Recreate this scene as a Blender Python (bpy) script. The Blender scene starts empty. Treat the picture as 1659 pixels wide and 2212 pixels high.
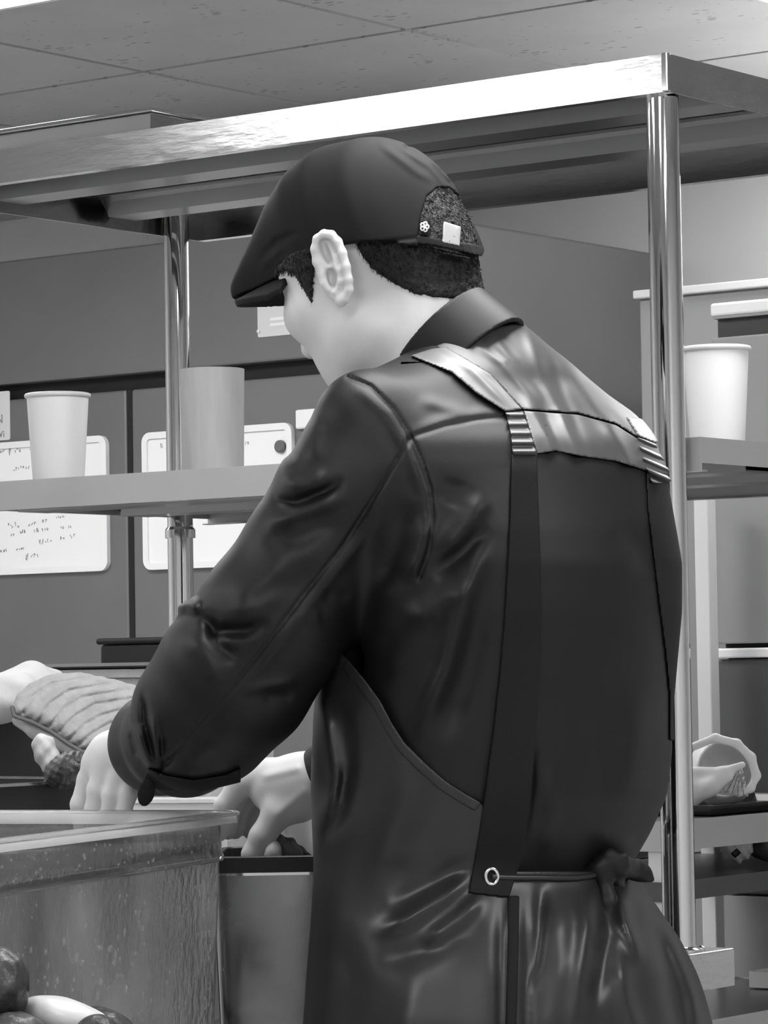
import bpy, bmesh, math, random
import numpy as np
from mathutils import Vector, Matrix

# ------------------------------------------------------------------ camera, world, exposure
random.seed(7)
scene = bpy.context.scene
col = scene.collection
FPX, CX, CY = 7200.0, 829.5, 1106.0
PITCH, ROLL = math.atan(334 / FPX), 0.0165
CAM = np.array([0.0, 0.0, 1.10])
FW = np.array([0, math.cos(PITCH), math.sin(PITCH)])
UP0 = np.array([0, -math.sin(PITCH), math.cos(PITCH)])
RT0 = np.array([1.0, 0, 0])
RT = math.cos(ROLL) * RT0 - math.sin(ROLL) * UP0
UP = math.sin(ROLL) * RT0 + math.cos(ROLL) * UP0
cam_data = bpy.data.cameras.new('camera')
cam = bpy.data.objects.new('camera', cam_data)
col.objects.link(cam)
cam_data.sensor_fit = 'VERTICAL'
cam_data.sensor_height = 36.0
cam_data.lens = 36.0 * FPX / 2212.0
cam_data.clip_start = 0.05
cam.matrix_world = Matrix(((RT[0], UP[0], -FW[0], CAM[0]), (RT[1], UP[1], -FW[1], CAM[1]),
                           (RT[2], UP[2], -FW[2], CAM[2]), (0, 0, 0, 1)))
scene.camera = cam
world = bpy.data.worlds.new('world')
scene.world = world
world.use_nodes = True
world.node_tree.nodes['Background'].inputs[0].default_value = (0.5, 0.5, 0.5, 1)
world.node_tree.nodes['Background'].inputs[1].default_value = 0.15
vs = scene.view_settings
vs.view_transform = 'Standard'
vs.look = 'None'
vs.gamma = 1.0
vs.use_curve_mapping = False
vs.exposure = 0.75
LAMP_POWER = 9.0          # emission of the ceiling light panels


def P(px, py, D):
    """A world point on the sight line of a photograph pixel at distance D along the view axis."""
    return CAM + D * FW + (px - CX) / FPX * D * RT + (CY - py) / FPX * D * UP


# ------------------------------------------------------------------ frames
class Frame:
    def __init__(s, origin, ang):
        s.o = np.array([origin[0], origin[1], 0.0])
        s.ang = ang
        s.e = np.array([[math.cos(ang), math.sin(ang), 0], [-math.sin(ang), math.cos(ang), 0], [0, 0, 1.0]])

    def w(s, x, y, z=0.0):
        return s.o + x * s.e[0] + y * s.e[1] + z * s.e[2]

    def l(s, p):
        return s.e @ (np.asarray(p) - s.o)

    def hit(s, px, py, axis, val):
        """local point where the sight line of a pixel meets the plane local[axis] = val"""
        a, b = s.l(CAM), s.l(P(px, py, 1.0))
        d = b - a
        return a + d * (val - a[axis]) / d[axis]


A0 = P(1440, 115, 3.7)
GA = math.radians(-37.0)
RK = Frame(A0, GA)                       # rack / room frame: x to the right along the rack front, y away
TOPZ = float(A0[2])


# ------------------------------------------------------------------ mesh helpers
class G:
    def __init__(s):
        s.v, s.f = [], []

    def add(s, v, f):
        n = len(s.v)
        s.v += [tuple(map(float, p)) for p in v]
        s.f += [tuple(i + n for i in q) for q in f]
        return s

    def box(s, x0, x1, y0, y1, z0, z1, bev=0.0, seg=2):
        bm = bmesh.new()
        bmesh.ops.create_cube(bm, size=1.0)
        for v in bm.verts:
            v.co = Vector(((x0 + x1) / 2 + v.co.x * (x1 - x0), (y0 + y1) / 2 + v.co.y * (y1 - y0), (z0 + z1) / 2 + v.co.z * (z1 - z0)))
        if bev > 0:
            bmesh.ops.bevel(bm, geom=list(bm.edges), offset=bev, segments=seg, affect='EDGES', profile=0.5)
        bm.verts.index_update()
        s.add([v.co[:] for v in bm.verts], [[v.index for v in f.verts] for f in bm.faces])
        bm.free()
        return s

    def lathe(s, prof, n=40, c=(0, 0, 0), close=False):
        v, f = [], []
        m = len(prof)
        for i in range(n):
            a = 2 * math.pi * i / n
            for r, z in prof:
                v.append((c[0] + r * math.cos(a), c[1] + r * math.sin(a), c[2] + z))
        for i in range(n):
            j = (i + 1) % n
            for k in range(m - 1):
                f.append((i * m + k, j * m + k, j * m + k + 1, i * m + k + 1))
            if close:
                f.append((i * m + m - 1, j * m + m - 1, j * m, i * m))
        if not close:
            f.append(tuple(i * m for i in range(n))[::-1])
            f.append(tuple(i * m + m - 1 for i in range(n)))
        return s.add(v, f)

    def tube(s, path, r, n=8, closed=False):
        path = [Vector(tuple(map(float, p))) for p in path]
        m = len(path)
        rr = r if hasattr(r, '__len__') else [r] * m
        v, f = [], []
        prev = None
        for i in range(m):
            if closed:
                t = path[(i + 1) % m] - path[i - 1]
            else:
                t = path[min(i + 1, m - 1)] - path[max(i - 1, 0)]
            t = t.normalized() if t.length > 1e-9 else Vector((0, 0, 1))
            if prev is None:
                a = Vector((0, 0, 1)) if abs(t.z) < 0.9 else Vector((1, 0, 0))
                prev = (a - t * a.dot(t)).normalized()
            else:
                q = prev - t * prev.dot(t)
                prev = q.normalized() if q.length > 1e-6 else prev
            b = t.cross(prev)
            for k in range(n):
                an = 2 * math.pi * k / n
                v.append(tuple(path[i] + rr[i] * (math.cos(an) * prev + math.sin(an) * b)))
        for i in range(m if closed else m - 1):
            j = (i + 1) % m
            for k in range(n):
                k2 = (k + 1) % n
                f.append((i * n + k, i * n + k2, j * n + k2, j * n + k))
        if not closed:
            f.append(tuple(range(n))[::-1])
            f.append(tuple((m - 1) * n + k for k in range(n)))
        return s.add(v, f)

    def prism(s, poly, z0, z1):
        n = len(poly)
        v = [(x, y, z0) for x, y in poly] + [(x, y, z1) for x, y in poly]
        f = [tuple(range(n))[::-1], tuple(range(n, 2 * n))]
        f += [(i, (i + 1) % n, n + (i + 1) % n, n + i) for i in range(n)]
        return s.add(v, f)

    def map(s, fn):
        s.v = [tuple(map(float, fn(*p))) for p in s.v]
        return s


def obj(name, g, m, parent=None, smooth=None, label=None):
    me = bpy.data.meshes.new(name)
    me.from_pydata(g.v, [], g.f)
    bm = bmesh.new()
    bm.from_mesh(me)
    bmesh.ops.recalc_face_normals(bm, faces=bm.faces)
    bm.to_mesh(me)
    bm.free()
    if smooth is not None:
        me.shade_smooth()
        if smooth < 180:
            me.set_sharp_from_angle(angle=math.radians(smooth))
    me.materials.append(m)
    o = bpy.data.objects.new(name, me)
    col.objects.link(o)
    o.parent = parent
    if label:
        o['label'] = label
    return o


def tag(o, label=None, cat=None, group=None, kind=None):
    if label: o['label'] = label
    if cat: o['category'] = cat
    if group: o['group'] = group
    if kind: o['kind'] = kind
    return o


def thing(name, label, cat, loc=(0, 0, 0), rz=0.0, group=None):
    o = bpy.data.objects.new(name, None)
    col.objects.link(o)
    o.empty_display_size = 0.05
    o.location = tuple(map(float, loc))
    o.rotation_euler = (0, 0, rz)
    return tag(o, label, cat, group)


# ------------------------------------------------------------------ materials
def mat(name, base, rough=0.5, metal=0.0, spec=0.5, var=0.0, vscale=8.0, bump=0.0, bscale=60.0, stretch=None,
        rvar=0.0, trans=0.0, ior=1.45, coat=0.0, sheen=0.0, emit=0.0, detail=4.0, sss=0.0):
    m = bpy.data.materials.new(name)
    m.use_nodes = True
    nt = m.node_tree
    b = nt.nodes['Principled BSDF']
    I = b.inputs
    I['Base Color'].default_value = (base, base, base, 1)
    I['Roughness'].default_value = rough
    I['Metallic'].default_value = metal
    I['Specular IOR Level'].default_value = spec
    I['Transmission Weight'].default_value = trans
    I['IOR'].default_value = ior
    I['Coat Weight'].default_value = coat
    I['Coat Roughness'].default_value = 0.15
    if sheen:
        I['Sheen Weight'].default_value = sheen
        I['Sheen Roughness'].default_value = 0.45
    if sss:
        I['Subsurface Weight'].default_value = sss
        I['Subsurface Radius'].default_value = (0.01, 0.01, 0.01)
    if emit:
        I['Emission Color'].default_value = (1, 1, 1, 1)
        I['Emission Strength'].default_value = emit
    tc = nt.nodes.new('ShaderNodeTexCoord')
    src = tc.outputs['Object']
    if stretch:
        mp = nt.nodes.new('ShaderNodeMapping')
        mp.inputs['Scale'].default_value = stretch
        nt.links.new(src, mp.inputs['Vector'])
        src = mp.outputs['Vector']
    if var or rvar:
        n = nt.nodes.new('ShaderNodeTexNoise')
        n.inputs['Scale'].default_value = vscale
        n.inputs['Detail'].default_value = detail
        nt.links.new(src, n.inputs['Vector'])
        if var:
            r = nt.nodes.new('ShaderNodeMapRange')
            r.inputs['From Min'].default_value = 0.3
            r.inputs['From Max'].default_value = 0.7
            r.inputs['To Min'].default_value = max(0.0, base * (1 - var))
            r.inputs['To Max'].default_value = min(1.0, base * (1 + var))
            nt.links.new(n.outputs['Fac'], r.inputs['Value'])
            nt.links.new(r.outputs[0], I['Base Color'])
        if rvar:
            r2 = nt.nodes.new('ShaderNodeMapRange')
            r2.inputs['From Min'].default_value = 0.3
            r2.inputs['From Max'].default_value = 0.7
            r2.inputs['To Min'].default_value = max(0.02, rough - rvar)
            r2.inputs['To Max'].default_value = min(1.0, rough + rvar)
            nt.links.new(n.outputs['Fac'], r2.inputs['Value'])
            nt.links.new(r2.outputs[0], I['Roughness'])
    if bump:
        n2 = nt.nodes.new('ShaderNodeTexNoise')
        n2.inputs['Scale'].default_value = bscale
        n2.inputs['Detail'].default_value = 5
        nt.links.new(src, n2.inputs['Vector'])
        bp = nt.nodes.new('ShaderNodeBump')
        bp.inputs['Strength'].default_value = bump
        bp.inputs['Distance'].default_value = 0.003
        nt.links.new(n2.outputs['Fac'], bp.inputs['Height'])
        nt.links.new(bp.outputs[0], I['Normal'])
    return m


M = dict(
    wall=mat('painted_wall', 0.75, 0.6, var=0.04, vscale=3),
    floor=mat('quarry_floor', 0.5, 0.5, var=0.2, vscale=6),
    void=mat('ceiling_void', 0.02, 0.9),
    steel=mat('brushed_stainless', 0.55, 0.27, 1.0, rvar=0.06, vscale=5, bump=0.05, bscale=30, stretch=(1, 1, 30)),
    rim=mat('rim_stainless', 0.5, 0.2, 1.0, rvar=0.05, vscale=14, bump=0.12, bscale=90, stretch=(0.25, 1, 1)),
    under=mat('shelf_stainless', 0.3, 0.3, 1.0),
    lowrim=mat('rough_stainless', 0.52, 0.42, 0.85, rvar=0.06, vscale=9),  # rougher than the other rims, so it picks up more light
    chrome=mat('polished_tube', 0.58, 0.055, 1.0, rvar=0.03, vscale=9, stretch=(1, 1, 0.2)),
    fridge=mat('fridge_stainless', 0.16, 0.5, 0.35, var=0.06, vscale=4, bump=0.02, bscale=300),
    fridge_side=mat('fridge_side', 0.15, 0.55, 0.2, var=0.05, vscale=3),
    black=mat('black_plastic', 0.012, 0.45),
    dark=mat('dark_recess', 0.008, 0.7),
    white=mat('white_plastic', 0.8, 0.4),
    board=mat('whiteboard_enamel', 0.82, 0.25),
    ink=mat('marker_ink', 0.16, 0.6, var=0.6, vscale=200),
    paper=mat('note_paper', 0.62, 0.7),
    cup=mat('paper_cup', 0.66, 0.55, bump=0.02, bscale=400),
    greycup=mat('frosted_plastic_cup', 0.42, 0.4, var=0.06, vscale=40, stretch=(3, 3, 0.4)),
    grille=mat('dark_grille', 0.03, 0.5),
    midpanel=mat('cabinet_panel', 0.28, 0.5, 0.2, var=0.04, vscale=3),
    darkpanel=mat('dark_cabinet_panel', 0.1, 0.45, 0.3, var=0.05, vscale=3),
    whitepost=mat('white_enamel', 0.66, 0.4),
    cartsteel=mat('satin_steel', 0.5, 0.4, 0.4, var=.05, vscale=5),
    lamp=mat('lamp_diffuser', 0.9, 0.5, emit=LAMP_POWER),
)


def ceiling_mat():
    m = mat('mineral_tile', 0.44, 0.85, var=0.05, vscale=5)
    nt = m.node_tree
    b = nt.nodes['Principled BSDF']
    tc = nt.nodes['Texture Coordinate']
    mp = nt.nodes.new('ShaderNodeMapping')
    mp.inputs['Scale'].default_value = (28, 60, 40)
    nt.links.new(tc.outputs['Object'], mp.inputs['Vector'])
    vo = nt.nodes.new('ShaderNodeTexVoronoi')
    vo.inputs['Scale'].default_value = 1.0
    nt.links.new(mp.outputs[0], vo.inputs['Vector'])
    n = nt.nodes.new('ShaderNodeTexNoise')
    n.inputs['Scale'].default_value = 9.0
    nt.links.new(tc.outputs['Object'], n.inputs['Vector'])
    sub = nt.nodes.new('ShaderNodeMath'); sub.operation = 'MULTIPLY_ADD'
    nt.links.new(n.outputs['Fac'], sub.inputs[0]); sub.inputs[1].default_value = 0.9; sub.inputs[2].default_value = -0.335
    lt = nt.nodes.new('ShaderNodeMath'); lt.operation = 'LESS_THAN'
    nt.links.new(vo.outputs['Distance'], lt.inputs[0]); nt.links.new(sub.outputs[0], lt.inputs[1])
    mx = nt.nodes.new('ShaderNodeMix'); mx.data_type = 'RGBA'
    old = b.inputs['Base Color'].links[0].from_socket
    nt.links.new(lt.outputs[0], mx.inputs[0])
    nt.links.new(old, mx.inputs[6]); mx.inputs[7].default_value = (0.27, 0.27, 0.27, 1)
    nt.links.new(mx.outputs[2], b.inputs['Base Color'])
    inv = nt.nodes.new('ShaderNodeMath'); inv.operation = 'SUBTRACT'; inv.inputs[0].default_value = 1.0
    nt.links.new(lt.outputs[0], inv.inputs[1])
    bp = nt.nodes.new('ShaderNodeBump'); bp.inputs['Strength'].default_value = 0.5; bp.inputs['Distance'].default_value = 0.003
    nt.links.new(inv.outputs[0], bp.inputs['Height']); nt.links.new(bp.outputs[0], b.inputs['Normal'])
    return m


M['tile'] = ceiling_mat()

# ------------------------------------------------------------------ room shell
CEIL = 2.20
RX0, RX1, RY0, RY1 = -4.0, 3.6, -4.8, 2.80


def room_part(name, g, m, kind='structure'):
    o = obj(name, g, m)
    o.location = tuple(RK.o)
    o.rotation_euler = (0, 0, GA)
    o['kind'] = kind
    return o


room_part('floor', G().box(RX0 - .1, RX1 + .1, RY0 - .1, RY1 + .1, -.1, 0), M['floor'])
room_part('wall_back', G().box(RX0 - .1, RX1 + .1, RY1, RY1 + .1, 0, CEIL + .1), M['wall'])
room_part('wall_front', G().box(RX0 - .1, RX1 + .1, RY0 - .1, RY0, 0, CEIL + .1), M['wall'])
room_part('wall_left', G().box(RX0 - .1, RX0, RY0, RY1, 0, CEIL + .1), M['wall'])
room_part('wall_right', G().box(RX1, RX1 + .1, RY0, RY1, 0, CEIL + .1), M['wall'])
ceil_o = room_part('ceiling', G().box(RX0 - .1, RX1 + .1, RY0 - .1, RY1 + .1, CEIL + .03, CEIL + .1), M['void'])
TS = 0.605
gx, gy, _ = RK.hit(310, 160, 2, CEIL)
tile_g = G().box(-TS / 2 + .007, TS / 2 - .007, -TS / 2 + .007, TS / 2 - .007, .004, .028, 0)
tile_me = None
LAMPS = {(-1, -2), (0, -2), (0, -6), (0, -7), (2, 0), (2, 1), (3, -3), (3, -4), (4, -7), (4, -8), (6, -3), (6, -4), (7, -7), (7, -8), (-2, -4)}  # upper left panel is seen; several unseen ones are added to light the room
lamp_cells = []
for i in range(-5, 11):
    for j in range(-12, 4):
        x0, y0 = gx + i * TS, gy + j * TS
        if x0 + TS < RX0 or x0 > RX1 or y0 + TS < RY0 or y0 > RY1:
            continue
        cx, cy = x0 + TS / 2, y0 + TS / 2
        if (i, j) in LAMPS:
            lamp_cells.append((cx, cy))
            continue
        xa, xb = max(x0, RX0) + .004, min(x0 + TS, RX1) - .004
        ya, yb = max(y0, RY0) + .004, min(y0 + TS, RY1) - .004
        if xb - xa < .02 or yb - ya < .02:
            continue
        full = xb - xa > TS - .02 and yb - ya > TS - .02
        if full and tile_me is not None:
            o = bpy.data.objects.new('ceiling_tile', tile_me)
            col.objects.link(o)
            o.parent = ceil_o
        elif full:
            o = obj('ceiling_tile', tile_g, M['tile'], ceil_o)
            tile_me = o.data
        else:
            o = obj('ceiling_tile', G().box(xa - cx, xb - cx, ya - cy, yb - cy, .004, .028), M['tile'], ceil_o)
        o.location = (cx, cy, CEIL)
for k, (cx, cy) in enumerate(lamp_cells):
    w = RK.w(cx, cy, CEIL)
    first = 'glowing white ceiling light panel added out of view at the left' if k == 0 else 'square white ceiling light panel over the kitchen, mostly out of view'  # loop order starts with the unseen panel added to brighten the face
    t = thing('ceiling_light', first, 'light', w, GA, 'ceiling light panels')
    h = TS / 2 - .006
    fr = G()
    for (a, b, c, d) in ((-h, h, -h, -h + .012), (-h, h, h - .012, h), (-h, -h + .012, -h + .012, h - .012), (h - .012, h, -h + .012, h - .012)):
        fr.box(a, b, c, d, -.002, .028)
    obj('frame', fr, M['white'], t)
    obj('diffuser', G().box(-h + .013, h - .013, -h + .013, h - .013, .002, .02), M['lamp'], t)

# ------------------------------------------------------------------ stainless rack
rack = thing('shelving_rack', 'polished stainless steel shelving rack with round posts behind the person', 'rack', RK.w(0, 0, 0), GA)
RL, RD, RH = 1.21, 0.64, 0.0425


def shelf_build(name, x0, x1, y0, y1, zt, rh_front, rh_side, m_rim):
    body = obj(name, G().box(x0 + .0015, x1 - .0015, y0 + .0015, y1 - .0015, zt - .004, zt - .0012), M['under'], rack)
    th = .0018
    for nm, a in (('front_rim', (x0, x1, y0, y0 + th, zt - rh_front, zt)), ('back_rim', (x0, x1, y1 - th, y1, zt - rh_front, zt)),
                  ('side_rim', (x0, x0 + th, y0 + th, y1 - th, zt - rh_side, zt)), ('side_rim', (x1 - th, x1, y0 + th, y1 - th, zt - rh_side, zt))):
        obj(nm, G().box(*a), m_rim, body)
    zb = zt - rh_front
    obj('return_lip', G().box(x0 + th, x1 - th, y0 + th, y0 + .016, zb, zb + .0016), M['rim'], body)
    obj('return_lip', G().box(x0 + th, x1 - th, y1 - .016, y1 - th, zb, zb + .0016), M['rim'], body)
    for yc in (y0 + .30 * (y1 - y0), y0 + .66 * (y1 - y0)):
        hg = G().prism([(yc - .05, zt - .0045), (yc - .035, zt - .0045), (yc - .028, zt - .03), (yc + .028, zt - .03), (yc + .035, zt - .0045), (yc + .05, zt - .0045),
                        (yc + .05, zt - .006), (yc + .034, zt - .006), (yc + .0295, zt - .032), (yc - .0295, zt - .032), (yc - .034, zt - .006), (yc - .05, zt - .006)], x0 + .03, x1 - .03)
        hg.map(lambda a, b, c: (c, a, b))
        obj('hat_channel', hg, M['under'], body)
    return body


top_shelf = shelf_build('top_shelf', -RL, 0, 0, RD, TOPZ, RH, RH, M['rim'])
obj('corner_weld', G().box(-.007, .0012, -.0012, .007, TOPZ - RH, TOPZ + .0012, .0015), M['chrome'], top_shelf)
zl = RK.hit(300, 1021, 1, 0.055)[2]
low_shelf = shelf_build('lower_shelf', -RL, 0.0, 0.055, RD, float(zl), .038, .029, M['lowrim'])
PR = 0.0185
PX = [(-.022 - PR * .2, .030), (-RL + .026, .030), (-RL + .026, RD - .095), (-.026, RD - .03)]
for k, (x, y) in enumerate(PX):
    p = obj('post', G().lathe([(PR, .08), (PR, TOPZ - .006)], 48, (x, y, 0)), M['chrome'], rack, 40)
    obj('foot', G().lathe([(.014, 0), (.02, .004), (.02, .03), (.012, .05), (.012, .0801)], 24, (x, y, 0)), M['black'], p, 40)
    if k:
        obj('collar', G().lathe([(PR + .0035, 0), (PR + .0035, .012), (PR, .016)], 48, (x, y, zl - .06)), M['chrome'], p, 40)
# bottom rail the posts pass into
zr = RK.hit(1482, 2062, 1, 0.0)[2]
for y0 in (0.0,):
    o = obj('bottom_rail', G().box(-RL, .006, y0, y0 + .095, zr - .042, zr, .002), M['steel'], rack)
for (x, y) in PX[:2]:
    g = G().lathe([(PR + .006, 0), (PR + .006, .003), (PR + .001, .006)], 40, (x, y, zr))
    for a in range(4):
        an = math.pi / 4 + a * math.pi / 2
        g.lathe([(.004, 0), (.004, .004), (.001, .006)], 10, (x + .0245 * math.cos(an), y + .0245 * math.sin(an), zr))
    obj('post_flange', g, M['chrome'], rack, 40)

# sheet pan on the top shelf
sp = thing('sheet_pan', 'shallow metal sheet pan lying on the top shelf', 'pan', RK.w(0, 0, TOPZ), GA)


def pan_mesh(x0, x1, y0, y1, h, fl, th=.0012):
    g = G()
    def ring(i, z):
        return [(x0 + i, y0 + i, z), (x1 - i, y0 + i, z), (x1 - i, y1 - i, z), (x0 + i, y1 - i, z)]
    rs = [ring(0, h - .004), ring(0, h), ring(fl, h), ring(fl + .006, .0), ring(fl + .0075, th), ring(fl + .002, h - th), ring(.002, h - th), ring(.002, h - .004)]
    v = sum(rs, [])
    n = len(rs)
    f = []
    for k in range(n):
        a, b = k * 4, ((k + 1) % n) * 4
        if k == 3:
            continue
        for i in range(4):
            j = (i + 1) % 4
            f.append((a + i, a + j, b + j, b + i))
    f.append((12, 13, 14, 15)); f.append((16, 17, 18, 19))
    return g.add(v, f)


pl = RK.hit(335, 262, 1, 0.06)
obj('pan_body', pan_mesh(float(pl[0]) - .42, float(pl[0]) + .02, .03, .55, .031, .012), M['rim'], sp)
obj('rim_bead', G().tube([(float(pl[0]) - .42, .03, .03), (float(pl[0]) + .02, .03, .03), (float(pl[0]) + .02, .55, .03), (float(pl[0]) - .42, .55, .03)], .004, 8, True), M['chrome'], sp, 60)


# ------------------------------------------------------------------ cups on the lower shelf
def cup(label, px_l, px_r, py_t, py_b, dep, m, rim=True, taper=.8, group=None, name='paper_cup', axis=1):
    b = RK.hit((px_l + px_r) / 2, py_b, axis, dep)
    w = RK.w(b[0], b[1], zl)
    D = float((w - CAM) @ FW)
    rt = (px_r - px_l) / 2 * D / FPX
    h = (py_b - py_t) * D / FPX
    t = thing(name, label, 'cup', w, 0, group)
    rb = rt * taper
    rw = rt * (.965 if rim else 1.0)
    prof = [(rb * .93, .006), (rb * .93, 0), (rb, 0), (rw, h - (.004 if rim else 0))]
    prof += [(rw - .001, h - .002), (rb - .0015, .0075), (rb * .5, .0072), (.0005, .0072)]
    obj('wall', G().lathe(prof, 56), m, t, 50)
    if rim:
        obj('rolled_rim', G().tube([(rw * math.cos(a * math.pi / 28), rw * math.sin(a * math.pi / 28), h - .0035) for a in range(56)], .0032, 10, True), m, t, 60)
    return t


cup('white paper cup standing on the left end of the lower shelf', 57, 196, 838, 1027, .10, M['cup'])
cup('white paper cup on the lower shelf right of the near post', 1476, 1624, 746, 957, -.05, M['cup'], axis=0)
gc = cup('tall grey cup with an uneven rim beside the far post', 391, 531, 783, 1010, .16, M['greycup'], False, .94, None, 'tall_cup')

# ------------------------------------------------------------------ refrigerator with boards
FB = RK.l(P(878, 458, 6.25))
FX, FY = float(FB[0]), float(FB[1])
FZ = float(FB[2])
FRX0 = FX - 1.42
fr = thing('refrigerator', 'large grey steel two-door refrigerator behind the shelving rack', 'refrigerator', RK.w(0, 0, 0), GA)
obj('cabinet', G().box(FRX0, FX, FY + .055, FY + .86, .12, FZ, .006), M['fridge_side'], fr)
zg1 = float(RK.hit(180, 816, 1, FY)[2])
zg0 = float(RK.hit(180, 850, 1, FY)[2])
obj('fascia_panel', G().box(FRX0 + .002, FX, FY + .0, FY + .055, zg1, FZ - .003, .004), M['fridge'], fr)
obj('grip_recess', G().box(FRX0 + .004, FX - .004, FY + .03, FY + .056, zg0 - .01, zg1 + .002), M['dark'], fr)
xg = float(RK.hit(279, 1000, 1, FY)[0])
for a, b, s in ((FRX0, xg - .006, -1), (xg + .006, FX, 1)):
    d = obj('door', G().box(a + .002, b, FY, FY + .05, .14, zg0, .005), M['fridge'], fr)
    obj('door_gasket', G().box(a + .012, b - .01, FY + .05, FY + .056, .15, zg0 - .01), M['dark'], d)
obj('door_gap', G().box(xg - .007, xg + .007, FY + .003, FY + .052, .14, zg0), M['dark'], fr)
for x in (FRX0 + .08, FX - .08):
    for y in (FY + .12, FY + .78):
        obj('caster', G().lathe([(.02, 0), (.03, .01), (.03, .05), (.015, .06), (.015, .121)], 20, (x, y, 0)), M['black'], fr, 40)


def stroke_word(g, x, z, w, h, seed, y, th=.0006):
    """a scribbled handwritten word as a thin ribbon on the plane local y"""
    rnd = random.Random(seed)
    n = max(2, int(round(w / (h * .8))))
    cw = w / n
    pts = []
    for i in range(n):
        bx_, bz_ = x + i * cw, z + i * cw * .08
        tall = rnd.random() < .3
        for _ in range(rnd.choice((4, 5, 6))):
            pts.append((bx_ + rnd.uniform(.05, .8) * cw, bz_ + h * rnd.uniform(-.45, .75 if tall else .35)))
        pts.append(None)
    pts = [p for p in pts]
    for p_, q_ in zip(pts[:-1], pts[1:]):
        if p_ is None or q_ is None:
            continue
        (xa, za), (xb, zb) = p_, q_
        dx, dz = xb - xa, zb - za
        l = math.hypot(dx, dz) or 1
        nx, nz = -dz / l * th, dx / l * th
        g.add([(xa + nx, y, za + nz), (xb + nx, y, zb + nz), (xb - nx, y, zb - nz), (xa - nx, y, za - nz)], [(0, 1, 2, 3)])


def rounded(x0, x1, z0, z1, r, n=6):
    pts = []
    for cx, cz, a0 in ((x1 - r, z1 - r, 0), (x0 + r, z1 - r, 90), (x0 + r, z0 + r, 180), (x1 - r, z0 + r, 270)):
        for k in range(n + 1):
            a = math.radians(a0 + 90 * k / n)
            pts.append((cx + r * math.cos(a), cz + r * math.sin(a)))
    return pts


def whiteboard(label, xl, xr, zt, zb, words, seed):
    t = thing('whiteboard', label, 'whiteboard', RK.w(0, 0, 0), GA, 'whiteboards on the refrigerator doors')
    g = G().prism(rounded(xl + .008, xr - .008, zb + .008, zt - .008, .008), 0, .006).map(lambda a, b, c: (a, FY - .0005 - c, b))
    obj('board_panel', g, M['board'], t)
    o_, i_ = rounded(xl, xr, zb, zt, .02), rounded(xl + .013, xr - .013, zb + .013, zt - .013, .008)
    n = len(o_)
    v = [(a, FY - .0005, b) for a, b in o_] + [(a, FY - .011, b) for a, b in o_] + [(a, FY - .011, b) for a, b in i_] + [(a, FY - .006, b) for a, b in i_]
    f = []
    for i in range(n):
        j = (i + 1) % n
        for k in range(3):
            f.append((k * n + i, k * n + j, (k + 1) * n + j, (k + 1) * n + i))
    obj('board_frame', G().add(v, f), M['white'], t, 40)
    if words:
        for k, (px, py, w, h) in enumerate(words):
            g = G()
            q = RK.hit(px, py, 1, FY - .007)
            s = 6.6 / FPX
            stroke_word(g, float(q[0]), float(q[2]), w * s * 1.2, h * s, seed + k, FY - .0068)
            obj('handwriting', g, M['ink'], t, label='dark marker handwriting')
    return t


c1, c2 = RK.hit(236, 940, 1, FY), RK.hit(236, 1233, 1, FY)
whiteboard('whiteboard covered in handwriting on the left refrigerator door', float(c1[0]) - .56, float(c1[0]), float(c1[2]), float(c2[2]),
           [(16, 1138, 32, 13), (60, 1133, 22, 10), (90, 1125, 15, 10), (121, 1118, 22, 7), (22, 1155, 12, 8), (43, 1150, 15, 8), (72, 1147, 14, 10), (90, 1144, 19, 9),
            (130, 1140, 10, 8), (147, 1138, 9, 8), (83, 1172, 35, 11), (129, 1163, 14, 10), (150, 1158, 17, 13), (0, 1190, 20, 11), (34, 1186, 23, 8), (55, 1206, 7, 18), (66, 1201, 22, 12),
            (0, 976, 12, 7), (19, 978, 5, 14), (30, 975, 18, 9), (28, 1014, 42, 9), (64, 972, 7, 6)], 3)
d1, d2, d3 = RK.hit(313, 936, 1, FY), RK.hit(637, 930, 1, FY), RK.hit(313, 1232, 1, FY)
whiteboard('clean whiteboard on the right refrigerator door behind the far post', float(d1[0]), float(d2[0]), float(d1[2]), float(d3[2]), [(346, 965, 6, 10), (530, 957, 8, 9)], 31)
q = RK.hit(613, 965, 1, FY)
tag(room_part('round_magnet', G().lathe([(.011, 0), (.0125, .002), (.012, .008), (.009, .010)], 28).map(lambda a, b, c: (float(q[0]) + a, FY - .0065 - c, float(q[2]) + b)), mat('magnet_grey', .12, .5), None),
    'small dark round magnet on the clean whiteboard', 'magnet')


def sticker(name, label, cat, a, b, m, extra=None):
    p, r = RK.hit(*a, 1, FY), RK.hit(*b, 1, FY)
    t = thing(name, label, cat, RK.w(0, 0, 0), GA)
    obj('sheet', G().prism(rounded(float(p[0]), float(r[0]), float(r[2]), float(p[2]), .004), 0, .0015).map(lambda x, y, c: (x, FY - .0003 - c, y)), m, t)
    if extra:
        extra(t, p, r)
    return t


def note_extra(t, p, r):
    for py in (690, 702):
        u, w = RK.hit(585, py, 1, FY), RK.hit(640, py - 2, 1, FY)
        obj('printed_line', G().box(float(u[0]), float(w[0]), FY - .0026, FY - .0017, float(u[2]) - .003, float(u[2]) + .003), M['board'], t)
    u = RK.hit(561, 716, 1, FY)
    obj('pin', G().lathe([(.0035, 0), (.0035, .004), (.001, .006)], 14).map(lambda a, b, c: (float(u[0]) + a, FY - .0015 - c, float(u[2]) + b)), M['white'], t)


sticker('paper_note', 'pale grey printed note pinned above the far whiteboard beside the cap brim', 'note', (557, 655), (700, 716), M['paper'], note_extra)


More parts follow.
